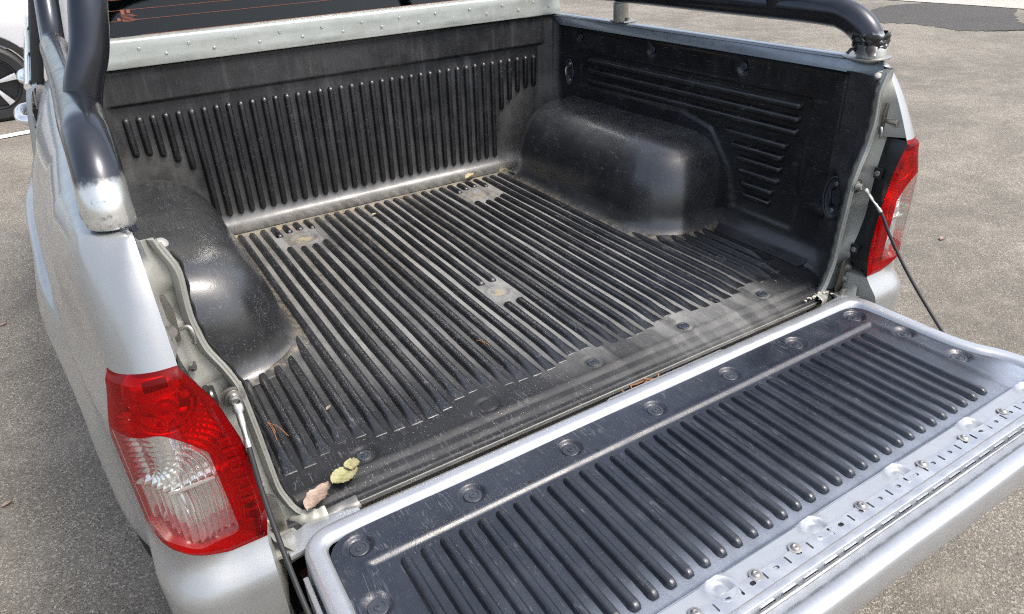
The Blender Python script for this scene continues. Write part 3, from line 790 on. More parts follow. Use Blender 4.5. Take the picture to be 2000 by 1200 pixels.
# rear bumper corners, wheels and dark underside so the truck stands on its ground
for s in (1, -1):
    prism('bumper_corner', [(s*.70, -.16), (s*.84, -.10), (s*.885, .06), (s*.87, .20), (s*.70, .20)], -.50, -.36, M['rubber'], T, 'z', .01)
def wheel(name, c, axis, r, wdt, parent, spokes=10, rimcol='rim_alloy', tyre_r=None, detail=True):
    w = bpy.data.objects.new(name, None); COL.objects.link(w); w.parent = parent
    rr = r*.68; ax = Vector(axis)
    prof = [(rr, -wdt*.42), (rr*1.04, -wdt*.5), (r*.90, -wdt*.52), (r*.975, -wdt*.43), (r, -wdt*.25), (r, wdt*.25), (r*.975, wdt*.43), (r*.90, wdt*.52), (rr*1.04, wdt*.5), (rr, wdt*.42), (rr*.96, wdt*.2)]
    V, F = lathe_geo(prof, 48, c, axis); F = F[:-1]; mesh('tyre', V, F, M['rubber'], w, True, False, 40)
    V, F = lathe_geo([(rr*1.0, wdt*.44), (rr*.97, wdt*.46), (rr*.93, wdt*.40), (rr*.90, .0), (rr*.3, -.01), (.0001, -.01)], 48, c, axis); mesh('rim', V, F, M['rim_dark'], w, True, False, 40)
    q = ax.to_track_quat('Z', 'Y').to_matrix()
    for k in range(spokes):
        a = 2*math.pi*k/spokes+.1; a2 = a+.10
        pts = [(rr*.16, a-.22), (rr*.95, a2-.13), (rr*.95, a2+.13), (rr*.16, a+.22)]
        V = []
        for h0 in (wdt*.22, wdt*.40):
            for r_, an in pts:
                hh = h0+(.0 if r_ < rr*.5 else wdt*.04); v = q @ Vector((r_*math.cos(an), r_*math.sin(an), hh)); V.append((v.x+c[0], v.y+c[1], v.z+c[2]))
        F = [(0, 1, 2, 3), (7, 6, 5, 4), (0, 4, 5, 1), (1, 5, 6, 2), (2, 6, 7, 3), (3, 7, 4, 0)]
        bevelled('spoke', V, F, M['rim_silver'], w, .004)
    hc = q @ Vector((0, 0, wdt*.42)); lathe('hub_cap', [(rr*.16, 0), (rr*.15, .008), (rr*.0001, .010)], (c[0]+hc.x, c[1]+hc.y, c[2]+hc.z), axis, M['blue_cap'], w, 20)
    for k in range(5):
        a = 2*math.pi*k/5; v = q @ Vector((rr*.24*math.cos(a), rr*.24*math.sin(a), wdt*.42))
        lathe('wheel_nut', [(.012, 0), (.012, .012), (.006, .016), (.0001, .016)], (c[0]+v.x, c[1]+v.y, c[2]+v.z), axis, M['chrome'], w, 8)
    return w
M['rim_dark'] = plain('dark_rim_paint', (.03, .03, .035), .35)
M['rim_silver'] = paint('machined_alloy', (.68, .68, .69), dirt=.05, rough=.28)
M['blue_cap'] = plain('blue_hub_cap', (.02, .22, .34), .3)
for s in (1, -1): wheel('rear_wheel', (s*.80, .92, GZ+.36), (s, 0, 0), .36, .24, T, 6)
V, F = join_geo([box_geo((0, 1.0, -.30), (1.36, 1.9, .10)), box_geo((.45, 1.0, -.20), (.10, 2.2, .14)), box_geo((-.45, 1.0, -.20), (.10, 2.2, .14))])
mesh('chassis', V, F, M['dark'], T, False)
box('bed_underbody', (0, .66, -.040), (1.46, 1.20, .03), M['dark'], T, 0)
# rear cross sill seen in the gap
prism('rear_sill', [(.0060, -.019), (.0065, -.0300), (.034, -.040), (.030, -.13), (.05, -.13), (.05, -.019)], -.64, .64, M['jamb'], T, 'x', .002)
prism('sill_floor', [(-.16, -.155), (-.16, -.165), (.05, -.165), (.05, -.155)], -.66, .66, M['rust'], T, 'x', 0)
def hose(P, r, mat, name, pitch=.006):
    P = catmull(P, 40); P = np.array(P); L = np.concatenate([[0], np.cumsum(np.linalg.norm(np.diff(P, axis=0), axis=1))])
    ss = np.arange(0, L[-1], pitch/4); Q = np.stack([np.interp(ss, L, P[:, k]) for k in range(3)], 1)
    tube(name, Q, [r*(1+.12*math.cos(2*math.pi*v/pitch)) for v in ss], mat, T, 12)
hose([(-.70, .03, -.10), (-.60, .012, -.052), (-.53, .004, -.045), (-.46, -.004, -.038), (-.38, -.010, -.046), (-.2, .0, -.08)], .0085, M['hose'], 'conduit_hose')
# bent rear lip of the metal floor at both corners, with peeling
for s in (1, -1):
    rows = []
    for t_ in np.linspace(0, 1, 24):
        a = t_*math.pi/2; cx, cy = .600, .052; r = .052
        x = cx+r*math.sin(a)*1.15-.00; y = cy-r*math.cos(a)
        if t_ == 0: pass
        wob = .0015*math.sin(t_*31)
        rows.append([(s*(x-.012*math.sin(a)), y+.012*math.cos(a), -.002+wob), (s*x, y, -.006), (s*(x+.004*math.sin(a)), y-.006*math.cos(a), -.010+wob), (s*(x+.004*math.sin(a)), y-.006*math.cos(a), -.024)])
    grid('floor_corner_flange', rows, M['jamb'], T)
rows = []
for x in np.linspace(-.612, -.548, 20):
    k = (x+.612)/.064; wv = .003*math.sin(k*9); rows.append([(x, .012+.002*k, -.0105+.002*k), (x, .003, -.012), (x+.002, -.005-wv, -.018), (x+.003, -.007-wv*.5, -.032+.010*k)])
grid('bent_lip', rows, metal('scuffed_lip_metal', (.13, .13, .13), .4, .8, (.02, .02, .02)), T)
# torn paint flakes at the far corner
for j in range(26):
    x = .600+rng.normal(0, .022); y = .010+rng.normal(0, .006); z = -.006+rng.uniform(0, .006); a = rng.uniform(0, 6.28); r = rng.uniform(.003, .008)
    V = [(x+r*math.cos(a+q)*rng.uniform(.5, 1.2), y+.6*r*math.sin(a+q), z+rng.uniform(-.002, .003)) for q in (0, 1.3, 2.4, 3.6, 5)]
    mesh('paint_flake', V, [(0, 1, 2, 3, 4)], plain('pale_sealant', (.55, .52, .44), .6) if j == 0 else bpy.data.materials['pale_sealant'], T, False)

# ------------------------------------------------------------ bulkhead plate, window, cab
rows = []
for x in np.linspace(-.768, .768, 120):
    w1 = .0012*math.sin(x*13)+.0008*math.sin(x*31)
    rows.append([(x, 1.292, .5035), (x, 1.2915, .507+w1*.4), (x, 1.2935+w1, .525), (x, 1.296-w1, .548), (x, 1.2965, .566), (x, 1.2985, .571), (x, 1.303, .5735), (x, 1.345, .574)])
grid('bulkhead_plate', rows, M['plate'], T, angle=60)
for j, x in enumerate(np.arange(-.575, .76, .1235)):
    lathe('rivet', [(.0040, 0), (.0037, .0012), (.0025, .0022), (.0001, .0014)], (x, 1.2955, .548), (0, -1, .1), M['plate'], T, 12)
    if x+.062 < .76: lathe('rivet', [(.0042, 0), (.004, .0012), (.0022, .002), (.0001, .0012)], (x+.062, 1.2935, .529), (0, -1, .1), M['plate'], T, 12)
box('bed_front_sill', (0, 1.335, .556), (1.53, .07, .03), M['silver'], T, .003)
# cab: rear wall with big window
cabx = .80
def cw(y0, z0, k): return y0+k*.22
gw = prism('rear_window', [(-.70, .560), (.70, .560), (.62, 1.04), (-.62, 1.04)], 0, .005, M['glass'], T, 'y', .0)
gw.data.transform(Matrix.Translation((0, 1.362, .560)) @ Matrix.Rotation(R(-16), 4, 'X') @ Matrix.Translation((0, 0, -.560)))
def on_glass(x, h, dy=-.002):   # h measured up the pane from its lower edge
    return (x, 1.362+dy*math.cos(R(16))+h*math.sin(R(16)), .560+h*math.cos(R(16)))
M['orange'] = plain('orange_print', (.20, .05, .02), .5)
def gl_strip(name, x0, x1, h0, h1, mat=None, dz=-.0015):
    V = [on_glass(x0, h0, dz), on_glass(x1, h0, dz), on_glass(x1, h1, dz), on_glass(x0, h1, dz)]
    mesh(name, V, [(0, 1, 2, 3)], mat or M['orange'], T, False)
for h in (.052, .078, .104, .13): gl_strip('heater_line', -.62, .62, h, h+.0009)
gl_strip('heater_line', -.555, .66, .0125, .0138)
gl_strip('print_label', -.587, -.578, .068, .080); gl_strip('print_label', -.573, -.564, .070, .078)
for j in range(6):
    gl_strip('print_label_line', -.588, -.556+.006*math.sin(j*2), .0655-.0032*j, .0668-.0032*j)
gl_strip('print_label_ring', -.600, -.592, .052, .060)
fr_ = [(-.80, .50), (.80, .50), (.80, .575), (-.80, .575)]
rows = []
for a, b in ((-.80, .56), (-.70, .56)):
    pass
for s in (1, -1):   # C pillars
    V = []
    for (x, z) in ((.705, .52), (.80, .52), (.70, 1.08), (.625, 1.08)):
        for dy in (0, .06):
            V.append((s*x, 1.355+dy+(z-.56)*.29, z))
    bevelled('cab_pillar', V, [(0, 2, 4, 6), (1, 7, 5, 3), (0, 1, 3, 2), (2, 3, 5, 4), (4, 5, 7, 6), (6, 7, 1, 0)], M['silver'], T, .004)
box('cab_interior_shelf', (0, 1.62, .50), (1.40, .40, .04), M['rubber'], T, .01)
box('rear_seat', (0, 1.95, .62), (1.36, .16, .55), plain('grey_seat_cloth', (.05, .05, .055), .9), T, .04)
box('cab_roof', (0, 2.25, 1.07), (1.30, 1.5, .05), M['silver'], T, .02)
for sx in (-.35, .35): tube('seat_belt_post', [(sx, 1.80, .62), (sx, 1.82, .80)], .006, M['steel'], T, 8)
# cab flank (door skins) ahead of the bed
CP = [(.905, -.46), (.945, -.34), (.958, -.10), (.948, .02), (.935, .10), (.922, .18), (.905, .26), (.888, .34), (.872, .42), (.856, .465), (.83, .478)]
CP = [(p[0], p[1]) for p in catmull(CP, 4)]
for s in (1, -1):
    rows = []
    for y in [1.385, 1.392]+list(np.linspace(1.42, 3.6, 40)):
        k = .012 if y == 1.385 else 0
        rows.append([(s*(a-k), y, b) for a, b in CP])
    grid('cab_side', rows, M['silver'], T)
    # side glass leaning inwards, black frame
    V = [(s*.84, 1.46, .48), (s*.84, 3.5, .48), (s*.66, 3.3, 1.03), (s*.66, 1.62, 1.03)]
    mesh('side_window', V, [(0, 1, 2, 3)], M['glass'], T, False)
    for y0 in (1.44, 2.05, 2.9):
        V = [(s*(.845), y0, .47), (s*(.845), y0+.06, .47), (s*.665, y0+.20, 1.04), (s*.665, y0+.14, 1.04)]
        V += [(a-s*.03, b, c) for a, b, c in V]
        bevelled('window_pillar', V, [(0, 1, 2, 3), (7, 6, 5, 4), (0, 4, 5, 1), (1, 5, 6, 2), (2, 6, 7, 3), (3, 7, 4, 0)], M['rubber'], T, .003)
    tube('waist_moulding', [(s*.852, 1.40, .474), (s*.852, 3.5, .474)], .009, M['chrome'], T, 8)
    hd = catmull([(s*.915, 2.42, .195), (s*.955, 2.45, .20), (s*.965, 2.54, .205), (s*.955, 2.62, .21), (s*.915, 2.65, .21)], 6)
    tube('door_handle', hd, .020, M['chrome'], T, 10)
    hd = catmull([(s*.915, 3.42, .195), (s*.955, 3.45, .20), (s*.965, 3.54, .205), (s*.955, 3.62, .21), (s*.915, 3.65, .21)], 6)
    tube('door_handle', hd, .018, M['chrome'], T, 10)
    lathe('handle_bowl', [(.060, 0), (.056, .008), (.035, .002), (.0001, -.004)], (s*.917, 2.54, .20), (s, 0, .1), M['chrome'], T, 24)
    for yy in (1.98, 2.02, 3.02): tube('door_seam', [(s*a*1.0008, yy, b) for a, b in CP], .003, M['dark'], T, 6) if yy != 1.98 else None
    lathe('filler_flap', [(.075, 0), (.072, .004), (.0001, .005)], (s*.915, 1.12, .05), (s, -.05, .1), M['silver'], T, 28)
    # dark gap between cab and bed, closed behind
    box('cab_gap', (s*.755, 1.378, .02), (.21, .012, .80), M['dark'], T, 0)
    box('door_mirror', (s*1.06, 3.55, .56), (.22, .09, .16), M['chrome'], T, .03)

# ------------------------------------------------------------ roll bar
for s in (1, -1):
    RB = bpy.data.objects.new('roll_bar', None); COL.objects.link(RB); RB.parent = T
    path = catmull([(s*.757, .093, .4985), (s*.756, .094, .512), (s*.756, .099, .530), (s*.753, .122, .562), (s*.752, .165, .585), (s*.752, .23, .592), (s*.752, .5, .592), (s*.756, .9, .592), (s*.760, 1.14, .592), (s*.757, 1.22, .605), (s*.74, 1.30, .70), (s*.70, 1.42, .92)], 8)
    fl_ = []; rd = []
    for i, p in enumerate(path):
        t_ = p[1]; wide = float(smooth01(.30, .12, t_)); rd.append((.0305+.0015*wide-.006*float(smooth01(1.1, 1.2, t_)))*(1 if i > 5 else (.90, .95, .98, .99, 1, 1)[i])); fl_.append((1.0, 1.0-.10*wide))
    tube('rail_tube', path, rd, M['bar'], RB, 28, fl_)
    hp = catmull([(s*.748, .352, .588), (s*.733, .352, .630), (s*.712, .358, .675), (s*.695, .375, .735), (s*.672, .42, .82), (s*.64, .50, .93), (s*.59, .58, 1.02), (s*.50, .62, 1.07), (s*.30, .64, 1.09), (0, .64, 1.09)], 8)
    tube('hoop', hp, .0255, M['bar'], RB, 26)
    tube('support_leg', [(s*.762, .955, .505), (s*.760, .955, .56)], .0235, M['steel'], RB, 20)
    prism('leg_foot', [(s*.742, .915), (s*.742, .985), (s*.790, .985), (s*.790, .915)], .5042, .5092, M['steel'], RB, 'z', .002)
    lathe('foot_bolt', [(.0075, 0), (.0075, .002), (.0055, .003), (.0055, .010), (.0001, .011)], (s*.766, .925, .5085), (0, 0, 1), M['steel'], RB, 10)
    if s > 0: prism('foot_flange', [(s*(.757+.050*math.cos(a)), .104+.050*math.sin(a)*1.0) for a in np.linspace(0, 2*math.pi, 25)[:-1]], .5045, .5080, M['steel'], RB, 'z', .001)
# ragged black tape round the far foot
tp = bpy.data.objects.new('torn_tape', None); COL.objects.link(tp); tp.parent = T
M['tape'] = plain('black_tape', (.012, .012, .012), .22)
for j in range(3):
    rows = []
    for a in np.linspace(0, 2*math.pi, 46):
        rr = .0345+.0015*math.sin(a*7+j*2)+.001*j; zc = .530+.010*j
        nx, ny = math.cos(a), math.sin(a)
        cx, cy = .756, .101+.10*(zc-.528)*6*.1
        hh = .006+.003*math.sin(a*5+j)+.002*math.sin(a*11)
        rows.append([(cx+nx*rr, cy+ny*rr, zc-hh-.004*math.sin(a*3+j)), (cx+nx*(rr+.0025), cy+ny*(rr+.0025), zc), (cx+nx*(rr-.001), cy+ny*(rr-.001), zc+hh)])
    grid('tape_wrap', rows, M['tape'], tp)
for j in range(3):
    a = math.pi+.3+.5*j-.6; P0 = np.array((.756+.036*math.cos(a), .100+.036*math.sin(a), .522+.01*rng.random())); d = np.array((math.cos(a), math.sin(a), 0)); u = np.array((-math.sin(a), math.cos(a), 0))
    rows = []
    for t_ in np.linspace(0, 1, 6):
        c = P0+d*(.022*t_)+np.array((0, 0, .006*math.sin(t_*3+j)-.008*t_)); wv = .010*(1-.3*t_)
        rows.append([c-u*wv+np.array((0, 0, .003*math.sin(7*t_+j))), c+np.array((0, 0, .003)), c+u*wv])
    grid('tape_tail', rows, M['tape'], tp)

# ------------------------------------------------------------ tailgate
TG = bpy.data.objects.new('tailgate', None); COL.objects.link(TG); TG.parent = T
GO = catmull([(.0, -.0345), (.30, -.0345), (.560, -.0350)], 6)[:-1]+[np.array(p) for p in [(.585, -.0355)]]
rc = .050
arc = [np.array((.610+rc*math.sin(a), -.0360-rc+rc*math.cos(a))) for a in np.linspace(0, math.pi/2, 12)]
side = catmull([(.660, -.100), (.661, -.16), (.662, -.22), (.665, -.275), (.674, -.315), (.689, -.347), (.700, -.385), (.703, -.43), (.703, -.50), (.702, -.548)], 6)
GO = np.array(list(GO)+arc+side)
FULL = np.concatenate([GO[::-1], (GO*np.array([-1, 1]))[1:]])
tn = np.gradient(FULL, axis=0); tn /= np.linalg.norm(tn, axis=1)[:, None]; gin = np.stack([tn[:, 1], -tn[:, 0]], 1)
if (gin[len(FULL)//2] @ np.array([0, -1])) < 0: gin = -gin
frame = [(.034, -.0035), (.0325, -.0005), (.0295, .0045), (.0255, .0078), (.0205, .0092), (.010, .0090), (.005, .0078), (.0015, .0050), (.0, .0010), (-.0005, -.010), (-.002, -.040), (-.001, -.062), (.006, -.072), (.03, -.076)]
rows = [[(p[0]+n[0]*d, p[1]+n[1]*d, z) for d, z in frame] for p, n in zip(FULL, gin)]
grid('tailgate_frame', rows, M['gate_silver'], TG, angle=60)
# underside skin
prism('tailgate_skin', [(-.66, -.06), (.66, -.06), (.69, -.36), (.69, -.535), (-.69, -.535), (-.66+.0-.03, -.36)], -.0775, -.0708, M['gate_silver'], TG, 'z', .001)
# ledge on the hinge side
prism('hinge_ledge', [(-.600, -.0355), (.600, -.0355), (.600, -.0305), (.25, -.0305), (.24, -.0270), (-.05, -.0270), (-.06, -.0305), (-.600, -.0310)], -.030, .0005, M['gate_silver'], TG, 'z', .0015)
prism('hinge_plate', [(-.676, -.052), (-.560, -.036), (-.553, -.030), (-.552, -.010), (-.565, -.006), (-.605, .0), (-.618, .006), (-.632, .004), (-.650, -.004), (-.676, -.010)], -.020, -.011, M['gate_silver'], TG, 'z', .002)
prism('hinge_plate', [(.676, -.052), (.560, -.036), (.553, -.030), (.560, -.020), (.60, -.016), (.65, -.012), (.676, -.014)], -.020, -.011, M['gate_silver'], TG, 'z', .002)
for s in (1, -1):
    V = [(s*.655, -.03, -.03), (s*.668, -.045, -.01), (s*.690, -.030, .012), (s*.694, -.008, .014), (s*.680, .0, -.006), (s*.664, -.005, -.02)]
    V2 = [(a-s*.004, b-.002, c-.006) for a, b, c in V]
    bevelled('hinge_strap', V+V2, [(0, 1, 2, 3, 4, 5), (11, 10, 9, 8, 7, 6)]+[(i, (i+1) % 6, 6+(i+1) % 6, 6+i) for i in range(6)], M['jamb'], TG, .001)
    prism('tailgate_side_seal', [(s*.664, -.10), (s*.672, -.10), (s*.676, -.30), (s*.668, -.30)], -.060, -.012, M['gate_silver'], TG, 'z', .002)
# outer edge: channel, roll and outer face
lipp = [(-.4968, -.0175), (-.5015, -.0188), (-.5040, -.0165), (-.5055, -.0130), (-.5150, -.0115), (-.5205, -.0085), (-.5235, -.0015), (-.5265, .0006), (-.5350, .0012), (-.5430, .0008), (-.5480, -.0018), (-.5505, -.0060), (-.5515, -.0130), (-.5510, -.0600), (-.5490, -.0655), (-.5420, -.0695), (-.53, -.0705)]
rows = [[(x, y+.0004*math.sin(x*17), z+.0004*math.sin(x*23)) for y, z in lipp] for x in np.linspace(-.702, .702, 90)]
grid('tailgate_edge', rows, M['gate_silver'], TG, angle=50)
# liner lip carrying the strip, sky glare put into its bright metal colour
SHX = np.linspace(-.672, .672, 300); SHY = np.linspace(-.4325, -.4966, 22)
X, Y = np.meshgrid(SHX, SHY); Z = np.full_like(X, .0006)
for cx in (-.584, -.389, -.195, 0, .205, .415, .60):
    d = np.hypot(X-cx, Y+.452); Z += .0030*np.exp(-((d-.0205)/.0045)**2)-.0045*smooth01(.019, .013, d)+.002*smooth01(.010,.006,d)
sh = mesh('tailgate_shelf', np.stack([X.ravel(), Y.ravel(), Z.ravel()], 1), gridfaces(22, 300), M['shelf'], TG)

# tailgate liner
GL = bpy.data.objects.new('tailgate_liner', None); COL.objects.link(GL); GL.parent = T
n_, m_ = 90, 330
rowsY = np.concatenate([np.linspace(-.0665, -.17, 44), np.linspace(-.173, -.40, 44), np.linspace(-.402, -.4345, 18)])
V = []; glare_tint = []
def g_half(y):   # half width of the liner at y
    inner = [p+n*.031 for p, n in zip(GO, gin[:len(GO)][::-1])]
    return 0
HW = [(-.0665, .560), (-.068, .588), (-.072, .602), (-.080, .6155), (-.092, .6245), (-.106, .6285), (-.16, .6290), (-.22, .630), (-.275, .633), (-.315, .641), (-.347, .655), (-.385, .667), (-.43, .671), (-.50, .671)]
def hwid(y): return float(np.interp(-y, [-a for a, _ in HW], [b for _, b in HW]))
def panel_d(x, y):     # inside distance of the ribbed field
    hx = .583; dx = hx-abs(x); dy = -.1405-y; dy2 = y+.4290
    return min(dx, dy, dy2)
for y in rowsY:
    w = hwid(y)
    for u in np.linspace(-1, 1, m_):
        x = u*w; pd = panel_d(x, y); z = .0002
        z += -.0042*float(smooth01(-.004, .005, pd))+.0011*math.exp(-((pd+.0075)/.005)**2)
        for k in range(-3, 4):
            cx = k*.1947; d = math.hypot(x-cx, y+.1005)
            if d < .04: z += -.0060*float(smooth01(.0225, .0165, d))+.0008*math.exp(-((d-.024)/.003)**2)
        for cx, cy in ((-.600, -.213), (.606, -.203), (.612, -.318), (-.612, -.318)):
            d = math.hypot(x-cx, y-cy)
            if d < .04: z += -.0060*float(smooth01(.0225, .0165, d))+.0008*math.exp(-((d-.024)/.003)**2)
        # outer third leans down towards the free edge
        z += -.0035*float(smooth01(-.385, -.432, y)) + .0035*float(smooth01(-.4285, -.4335, y))
        z += .0006*math.sin(x*14)*math.sin(y*20)
        V.append((x, y, z)); glare_tint.append(float(smooth01(-.33, -.430, y))**1.6*.62*(1 if y > -.4275 else 1.2)+.5*float(smooth01(.58, .66, abs(x)))*float(smooth01(-.34, -.40, y)))
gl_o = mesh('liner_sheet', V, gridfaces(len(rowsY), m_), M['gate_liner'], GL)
add_attr(gl_o, 'glare_tint', np.clip(glare_tint, 0, 1))  # painted glare, stronger towards the free edge
for i in range(34):
    x = (i-16.5)*.03240
    put_rib(rib_mesh(.4109-.1556+.004, .0200, .0085, 'round'), M['gate_rib'], GL, Matrix.Translation((x, -.4129, -.0036)))
def cup(x, y, z0=-.0062):
    lathe('screw', [(.0150, 0), (.0150, .0014), (.0140, .0022), (.0105, .0023), (.0098, .0012), (.0062, .0012), (.0055, .0026), (.0022, .0030), (.0018, .0016), (.0001, .0016)], (x, y, z0), (0, 0, 1), M['screw'], GL, 28)
for k in range(-3, 4): cup(k*.1947, -.1005)
for cx, cy in ((-.600, -.213), (.606, -.203), (.612, -.318), (-.612, -.318)): cup(cx, cy)
for x, y in ((-.30, -.1325), (-.16, -.1330), (-.02, -.1325), (.22, -.1330)):
    lathe('pin_hole', [(.0022, 0), (.0001, .0003)], (x, y, .0022), (0, 0, 1), M['dark'], GL, 10)
# chalk scribbles on the liner corner
t = NT('chalk_mark'); t.set(Base_Color=(.13, .15, .19), Roughness=.9); M['mark'] = t.m
def mark(pts, w=.0006, z=.0006):
    tube('scratch_mark', catmull([(a, b, z) for a, b in pts], 4), w*.5, M['mark'], GL, 5)
mark([(-.598, -.150), (-.600, -.172), (-.603, -.197)]); mark([(-.582, -.160), (-.590, -.166)]); mark([(-.576, -.158), (-.583, -.1635)])
for j in range(14):
    a_, b_ = -.558+rng.normal(0, .004), -.132+rng.normal(0, .005); mark([(a_, b_), (a_+.0012, b_+.001)], .0010)

# perforated strip with real holes
def hole_plate(name, cells, to3, mat, parent, thick=.0015):
    # cells: (u0,u1,v0,v1, slot=(cu,cv,hw,hh) or None)
    V, F = [], []
    def add(p): V.append(to3(*p)); return len(V)-1
    for u0, u1, v0, v1, sl in cells:
        if sl is None:
            a = [add((u0, v0, 0)), add((u1, v0, 0)), add((u1, v1, 0)), add((u0, v1, 0))]; F.append(tuple(a)); continue
        cu, cv, hw, hh = sl; n = 20; r = min(hw, hh); inner = []; outer = []
        for k in range(n):
            a = 2*math.pi*(k+.5)/n; ca, sa = math.cos(a), math.sin(a)
            ix = cu+math.copysign(hw-r, ca)+r*ca; iy = cv+math.copysign(hh-r, sa)+r*sa
            dx = (u1-cu) if ca > 0 else (u0-cu); dy = (v1-cv) if sa > 0 else (v0-cv)
            t_ = min(dx/ca if abs(ca) > 1e-6 else 9, dy/sa if abs(sa) > 1e-6 else 9)
            inner.append((ix, iy)); outer.append((cu+ca*t_, cv+sa*t_))
        I = [add((*p, 0)) for p in inner]; O = [add((*p, 0)) for p in outer]; B = [add((*p, -thick)) for p in inner]
        cor = {}
        for k in range(n):
            j = (k+1) % n; F.append((O[k], O[j], I[j], I[k])); F.append((I[k], I[j], B[j], B[k]))
            pk, pj_ = outer[k], outer[j]
            onx = lambda p: abs(p[0]-u0) < 1e-7 or abs(p[0]-u1) < 1e-7
            if onx(pk) != onx(pj_) :
                ccx = u0 if min(abs(pk[0]-u0), abs(pj_[0]-u0)) < 1e-7 else u1; ccy = v0 if min(abs(pk[1]-v0), abs(pj_[1]-v0)) < 1e-7 else v1
                c_ = add((ccx, ccy, 0)); F.append((O[k], c_, O[j]))
    return mesh(name, V, F, mat, parent, False)
y0, y1 = -.4852, -.4600
cells = []; x = -.6700+.0117; k = 0; cw_ = .02345; yc = (y0+y1)/2+.0032
while x < .63:
    c = x+cw_/2
    if k % 2 == 0: cells.append((x, x+cw_, y0, y1, (c, yc, .0021, .0068)))
    else: cells.append((x, x+cw_, y0, y1, (c, yc, .0050, .0033)))
    x += cw_; k += 1
hole_plate('perforated_strip', cells, lambda u, v, w: (u, v+.0006*math.sin(u*5), .0032+w), M['strip'], TG)
for k in range(4, len(cells), 8):    # where the shelf is cut through below the strip
    for cc in (cells[k], cells[min(k+1, len(cells)-1)]):
        cu, cv, hw, hh = cc[4]; prism('cut_through', [(cu-hw, cv-hh), (cu+hw, cv-hh), (cu+hw, cv+hh), (cu-hw, cv+hh)], .0009, .0015, M['dark'], TG, 'z', 0)
vc = []; x = -.662; k = 0
while x < .64:
    vc.append((x, x+.0440, -.0135, .0046, (x+.022, -.0048, .0150, .0027))); x += .0440
hole_plate('strip_flange', vc, lambda u, v, w: (u, -.4968+(v-.005)*.14-w, v-.0040), M['strip'], TG, -.0015)
rows = [[(x, -.4878, .0008), (x, -.4950, .0012), (x, -.4965, .0010), (x, -.4968, .0004)] for x in np.linspace(-.662, .64, 60)]
grid('strip_fold', rows, M['strip'], TG)
for j, x in enumerate((-.60, -.49, -.38, -.253, -.140, -.058, .091, .252, .369, .494, .60)):
    sx = (x, -.4618+.001*math.sin(j*3), .0032)
    lathe('strip_screw', [(.0100, 0), (.0098, .0009), (.0068, .0012), (.0055, .0030), (.0035, .0040), (.0014, .0036), (.0012, .0026), (.0001, .0026)], sx, (0.05*math.sin(j), 0.04*math.cos(j*2), 1), M['steel'], TG, 16)

# ------------------------------------------------------------ debris lying on the bed
def leaf(name, c, L, Wd, rot, mat, label, cat, tilt=(0, 0), curl=.25, ragged=.0, group=None, lobes=None):
    n, m = 18, 9; rows = []
    for i in range(n):
        t_ = i/(n-1); w = Wd*math.sin(math.pi*min(1, t_*.94+.03))**.7*(1-.25*t_)
        if lobes: w *= 1+lobes*math.sin(t_*17)
        row = []
        for j in range(m):
            u = -1+2*j/(m-1); rg = 1+ragged*(rng.random()-.5)*(1 if abs(u) == 1 else .2)
            z = curl*Wd*(u*u)*.55+.12*L*curl*math.sin(t_*3.6+u)+.0009*math.sin(t_*40+u*5)
            row.append((t_*L-L/2, u*w*.5*rg, z+.001))
        rows.append(row)
    V = [p for r_ in rows for p in r_]; Mx = Matrix.Translation(c) @ Matrix.Rotation(rot, 4, 'Z') @ Matrix.Rotation(tilt[0], 4, 'X') @ Matrix.Rotation(tilt[1], 4, 'Y')
    V2 = V+[(x, y, z-.0004) for x, y, z in V]; F = gridfaces(n, m)+gridfaces(n, m, off=n*m)
    o = mesh(name, V2, F, mat, None, True); o.matrix_world = Mx; return tag(o, label, cat, group)
def leafmat(name, c1, c2, vein):
    t = NT(name); tc = t.n.new('ShaderNodeTexCoord').outputs['Object']
    c = t.mix(t.ramp(t.noise(70, 5, .7, tc), .35, .65, 0, 1), c1, c2)
    v = t.n.new('ShaderNodeTexWave'); v.bands_direction = 'DIAGONAL'; v.inputs['Scale'].default_value = 55; v.inputs['Distortion'].default_value = 2; t.link(tc, v.inputs[0])
    c = t.mix(t.ramp(v.outputs['Fac'], .85, 1, 0, .5), c, vein)
    t.set(Base_Color=c, Roughness=.7, Normal=t.bump(t.noise(90, 4, .6, tc), .5, .001)); return t.m
LG = leafmat('green_leaf', (.22, .215, .09), (.36, .34, .18), (.42, .40, .25))
LB = leafmat('pinkish_brown_leaf', (.25, .18, .14), (.38, .285, .225), (.18, .12, .09))
LT = leafmat('tan_leaf', (.42, .34, .18), (.52, .43, .26), (.3, .22, .12))
leaf('dry_leaf', (-.603, .029, .005), .064, .036, R(38), LB, 'crumpled pinkish brown dead leaf on rear edge of bed floor', 'leaf', curl=.30, ragged=.12, lobes=.13)
leaf('green_leaf', (-.550, .050, .006), .050, .044, R(12), LG, 'pale green leaf lying beside the pinkish brown one', 'leaf', curl=.18, ragged=.03)
leaf('green_leaf', (-.532, .066, .010), .028, .030, R(70), LG, 'small round green leaf overlapping the larger pale green leaf', 'leaf', curl=.16, ragged=.03)
leaf('tan_leaf', (.345, 1.243, .014), .060, .026, R(25), LT, 'curled tan leaf against the foot of the bulkhead', 'leaf', curl=.5, ragged=.2, lobes=.2)
leaf('bark_flake', (-.512, .246, .0075), .016, .008, R(40), LB, 'tiny reddish bark flake between ribs near the left wheel arch', 'flake', curl=.3, ragged=.4)
leaf('tan_flake', (-.060, 1.137, .006), .017, .013, R(10), LT, 'small tan flake between floor ribs in the forward bed', 'flake', curl=.3, ragged=.3)
M['needle'] = plain('dry_pine_needle', (.34, .15, .06), .6)
